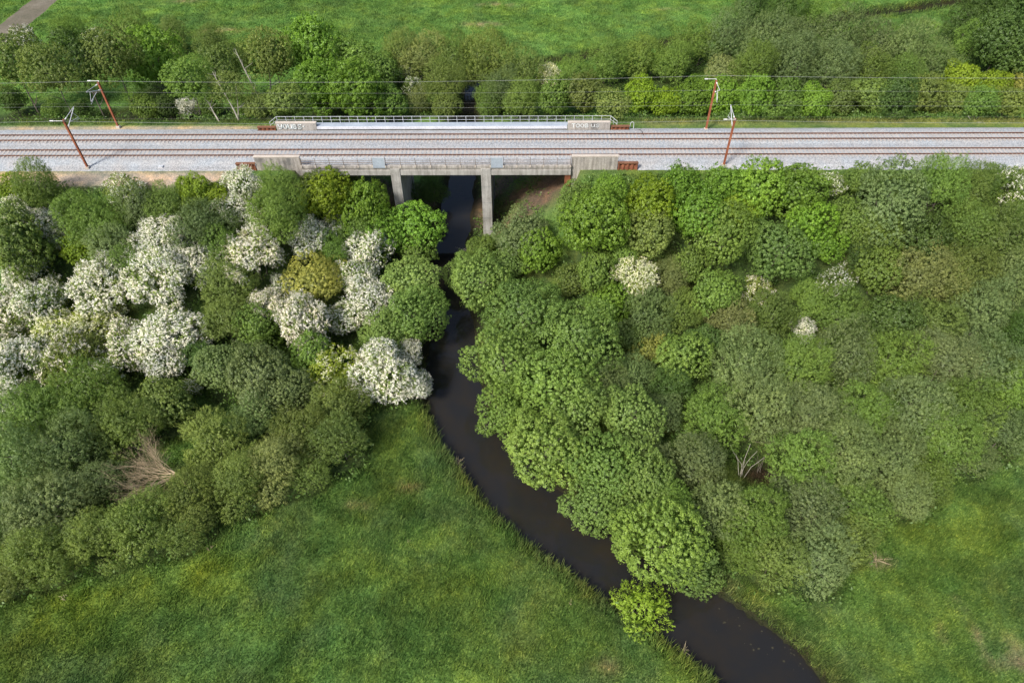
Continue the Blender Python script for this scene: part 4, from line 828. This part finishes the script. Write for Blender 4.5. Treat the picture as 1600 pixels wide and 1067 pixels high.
def grass(name, label, x0, x1, y0, y1, dens, hgt, wid, seed, test):
    rs = np.random.RandomState(seed); n = int((x1-x0)*(y1-y0)*dens); x = rs.uniform(x0, x1, n); y = rs.uniform(y0, y1, n); ok = test(x, y); x = x[ok]; y = y[ok]
    rd = river_d(x, y); ok = rd > -.2; x = x[ok]; y = y[ok]; n = len(x); z = terr(x, y)
    cl = fbm(x/1.7+9, y/1.7, 3)*1.1+fbm(x/6, y/6, 2)*.3; h = hgt*np.maximum(.25, .1+1.3*cl+(rd[ok] < 1.6)*1.1)*(.6+.8*rs.rand(n))
    a = rs.rand(n)*6.283+2.5*vnoise(x/3, y/3); ln = rs.rand(n)*.9+.15; wv = np.stack([np.cos(a), np.sin(a), 0*a], 1); tip = np.stack([-np.sin(a)*ln*h, np.cos(a)*ln*h, h], 1)+np.stack([.15*h, .1*h, 0*h], 1)
    B = np.stack([x, y, z-.03], 1); ww = (wid*(.6+.8*rs.rand(n)))[:, None]
    V = np.stack([B-wv*ww, B+wv*ww, B+tip], 1).reshape(-1, 3)
    me = mesh_np(name, V, np.arange(3*n).reshape(n, 3), attrs={'var': np.repeat(rs.rand(n)**1.6, 3)}, colors={'gcol': np.repeat(gcol(x, y, z, False), 3, 0)})
    o = link(name, me, M['blades']); tag(o, label, 'grass', kind='stuff'); return o
def visible(x, y, z=ZM, mar=60):
    d = np.stack([x, y, np.full(x.shape, z)], 1)-CP; w_ = d @ CF; px = 800+FPX*(d @ CR)/w_; py = 533.5-FPX*(d @ CU)/w_
    return (px > -mar) & (px < 1600+mar) & (py > -mar) & (py < 1067+mar)
def meadow_test(x, y):
    wd = np.full(x.shape, 9.0)
    for q in TP: wd = np.minimum(wd, np.hypot(x-q[0], y-q[1])/q[2])
    return (wd > .75) & visible(x, y)
grass('meadow_grass', 'long green meadow grass on both sides of the river', -62, 66, -84, -26, 100, .32, .038, 1, meadow_test)
grass('far_meadow_grass', 'bright green grass of the far field behind the railway', -140, 140, 40, 98, 20, .30, .07, 2, lambda x, y: meadow_test(x, y) & (np.abs((x-TA[0])*dd[1]-(y-TA[1])*dd[0])/np.linalg.norm(dd) > 3.6))
grass('embankment_grass', 'green grass strip along both ballast edges', -120, 115, -8.5, 13.5, 38, .3, .045, 3, lambda x, y: (((y < -7.5+.9*(fbm(x/3, y/3, 2)-.5)) & (x < -36)) | ((y < -4.4) & (x > 14.6)) | ((y > 9.6+.4*(vnoise(x/3, y)-.5)) & (((x < -38) & (y < 11.6)) | (x > 15)))))

def river_weed():
    rs = np.random.RandomState(21); V = []; F = []; n = 0
    for i in range(60):
        t = rs.rand(); cx = 1118+158*t+rs.normal()*9; cy = 948+90*t+rs.normal()*12+12*rs.rand(); p = at_z(cx, cy, ZW+.012)
        if river_d(np.array([p[0]]), np.array([p[1]]))[0] > -.25: continue
        r0 = .03+.12*rs.rand()**3; k = 7; a0 = rs.rand()*6
        for j in range(k): V.append((p[0]+math.cos(a0+j*.9)*r0*rs.uniform(.5, 1.2), p[1]+math.sin(a0+j*.9)*r0*rs.uniform(.4, .9), ZW+.012))
        F.append(tuple(range(n, n+k))); n += k
    me = bpy.data.meshes.new('water_weed'); me.from_pydata(V, [], F); me.update()
    tag(link('water_weed', me, surf('floating_weed', ((.3, (.025, .024, .014)), (.7, (.055, .05, .03))), 3, 20)), 'brown floating weed flecks by the lower right river bank', 'water weed', kind='stuff')
river_weed()

def leaning(px0, py0, px1, py1, y0, label, seed):
    a_ = at_y(px0, py0, y0); b_ = at_y(px1, py1, y0+1.5); rs = random.Random(seed); a_ = a_+(a_-b_)*max(0, (a_[2]-terr1(a_[0], a_[1])+.2)/(b_[2]-a_[2])); root = empty('leaning_tree', tuple(a_)); A = Vector((0, 0, -.1)); B = Vector(tuple(b_-a_)); P = [A.lerp(B, t)+Vector((rs.uniform(-.12, .12), 0, 0)) for t in (0, .25, .5, .75, 1)]
    tag(root, label, 'tree', 'leaning trees behind the railway')
    MB().tube(P, [.13, .12, .10, .08, .04], 6).build('trunk', M['palebark'], root)
    m_ = MB()
    for k in range(5):
        q = P[2].lerp(P[4], k/5); m_.tube([q, q+Vector((rs.uniform(-.6, .6), rs.uniform(-.2, .4), .7)), q+Vector((rs.uniform(-1.3, 1.3), rs.uniform(-.2, .5), 1.5))], [.045, .03, .012], 4)
    m_.build('branches', M['palebark'], root)
leaning(368, 178, 332, 112, 11.6, 'pale leaning trunk behind the railway, longest of three', 1)
leaning(400, 142, 366, 76, 16.5, 'upper pale leaning trunk among olive trees behind the railway', 2)
leaning(340, 186, 324, 158, 11.2, 'short pale leaning trunk beside the longest, behind the railway', 3)
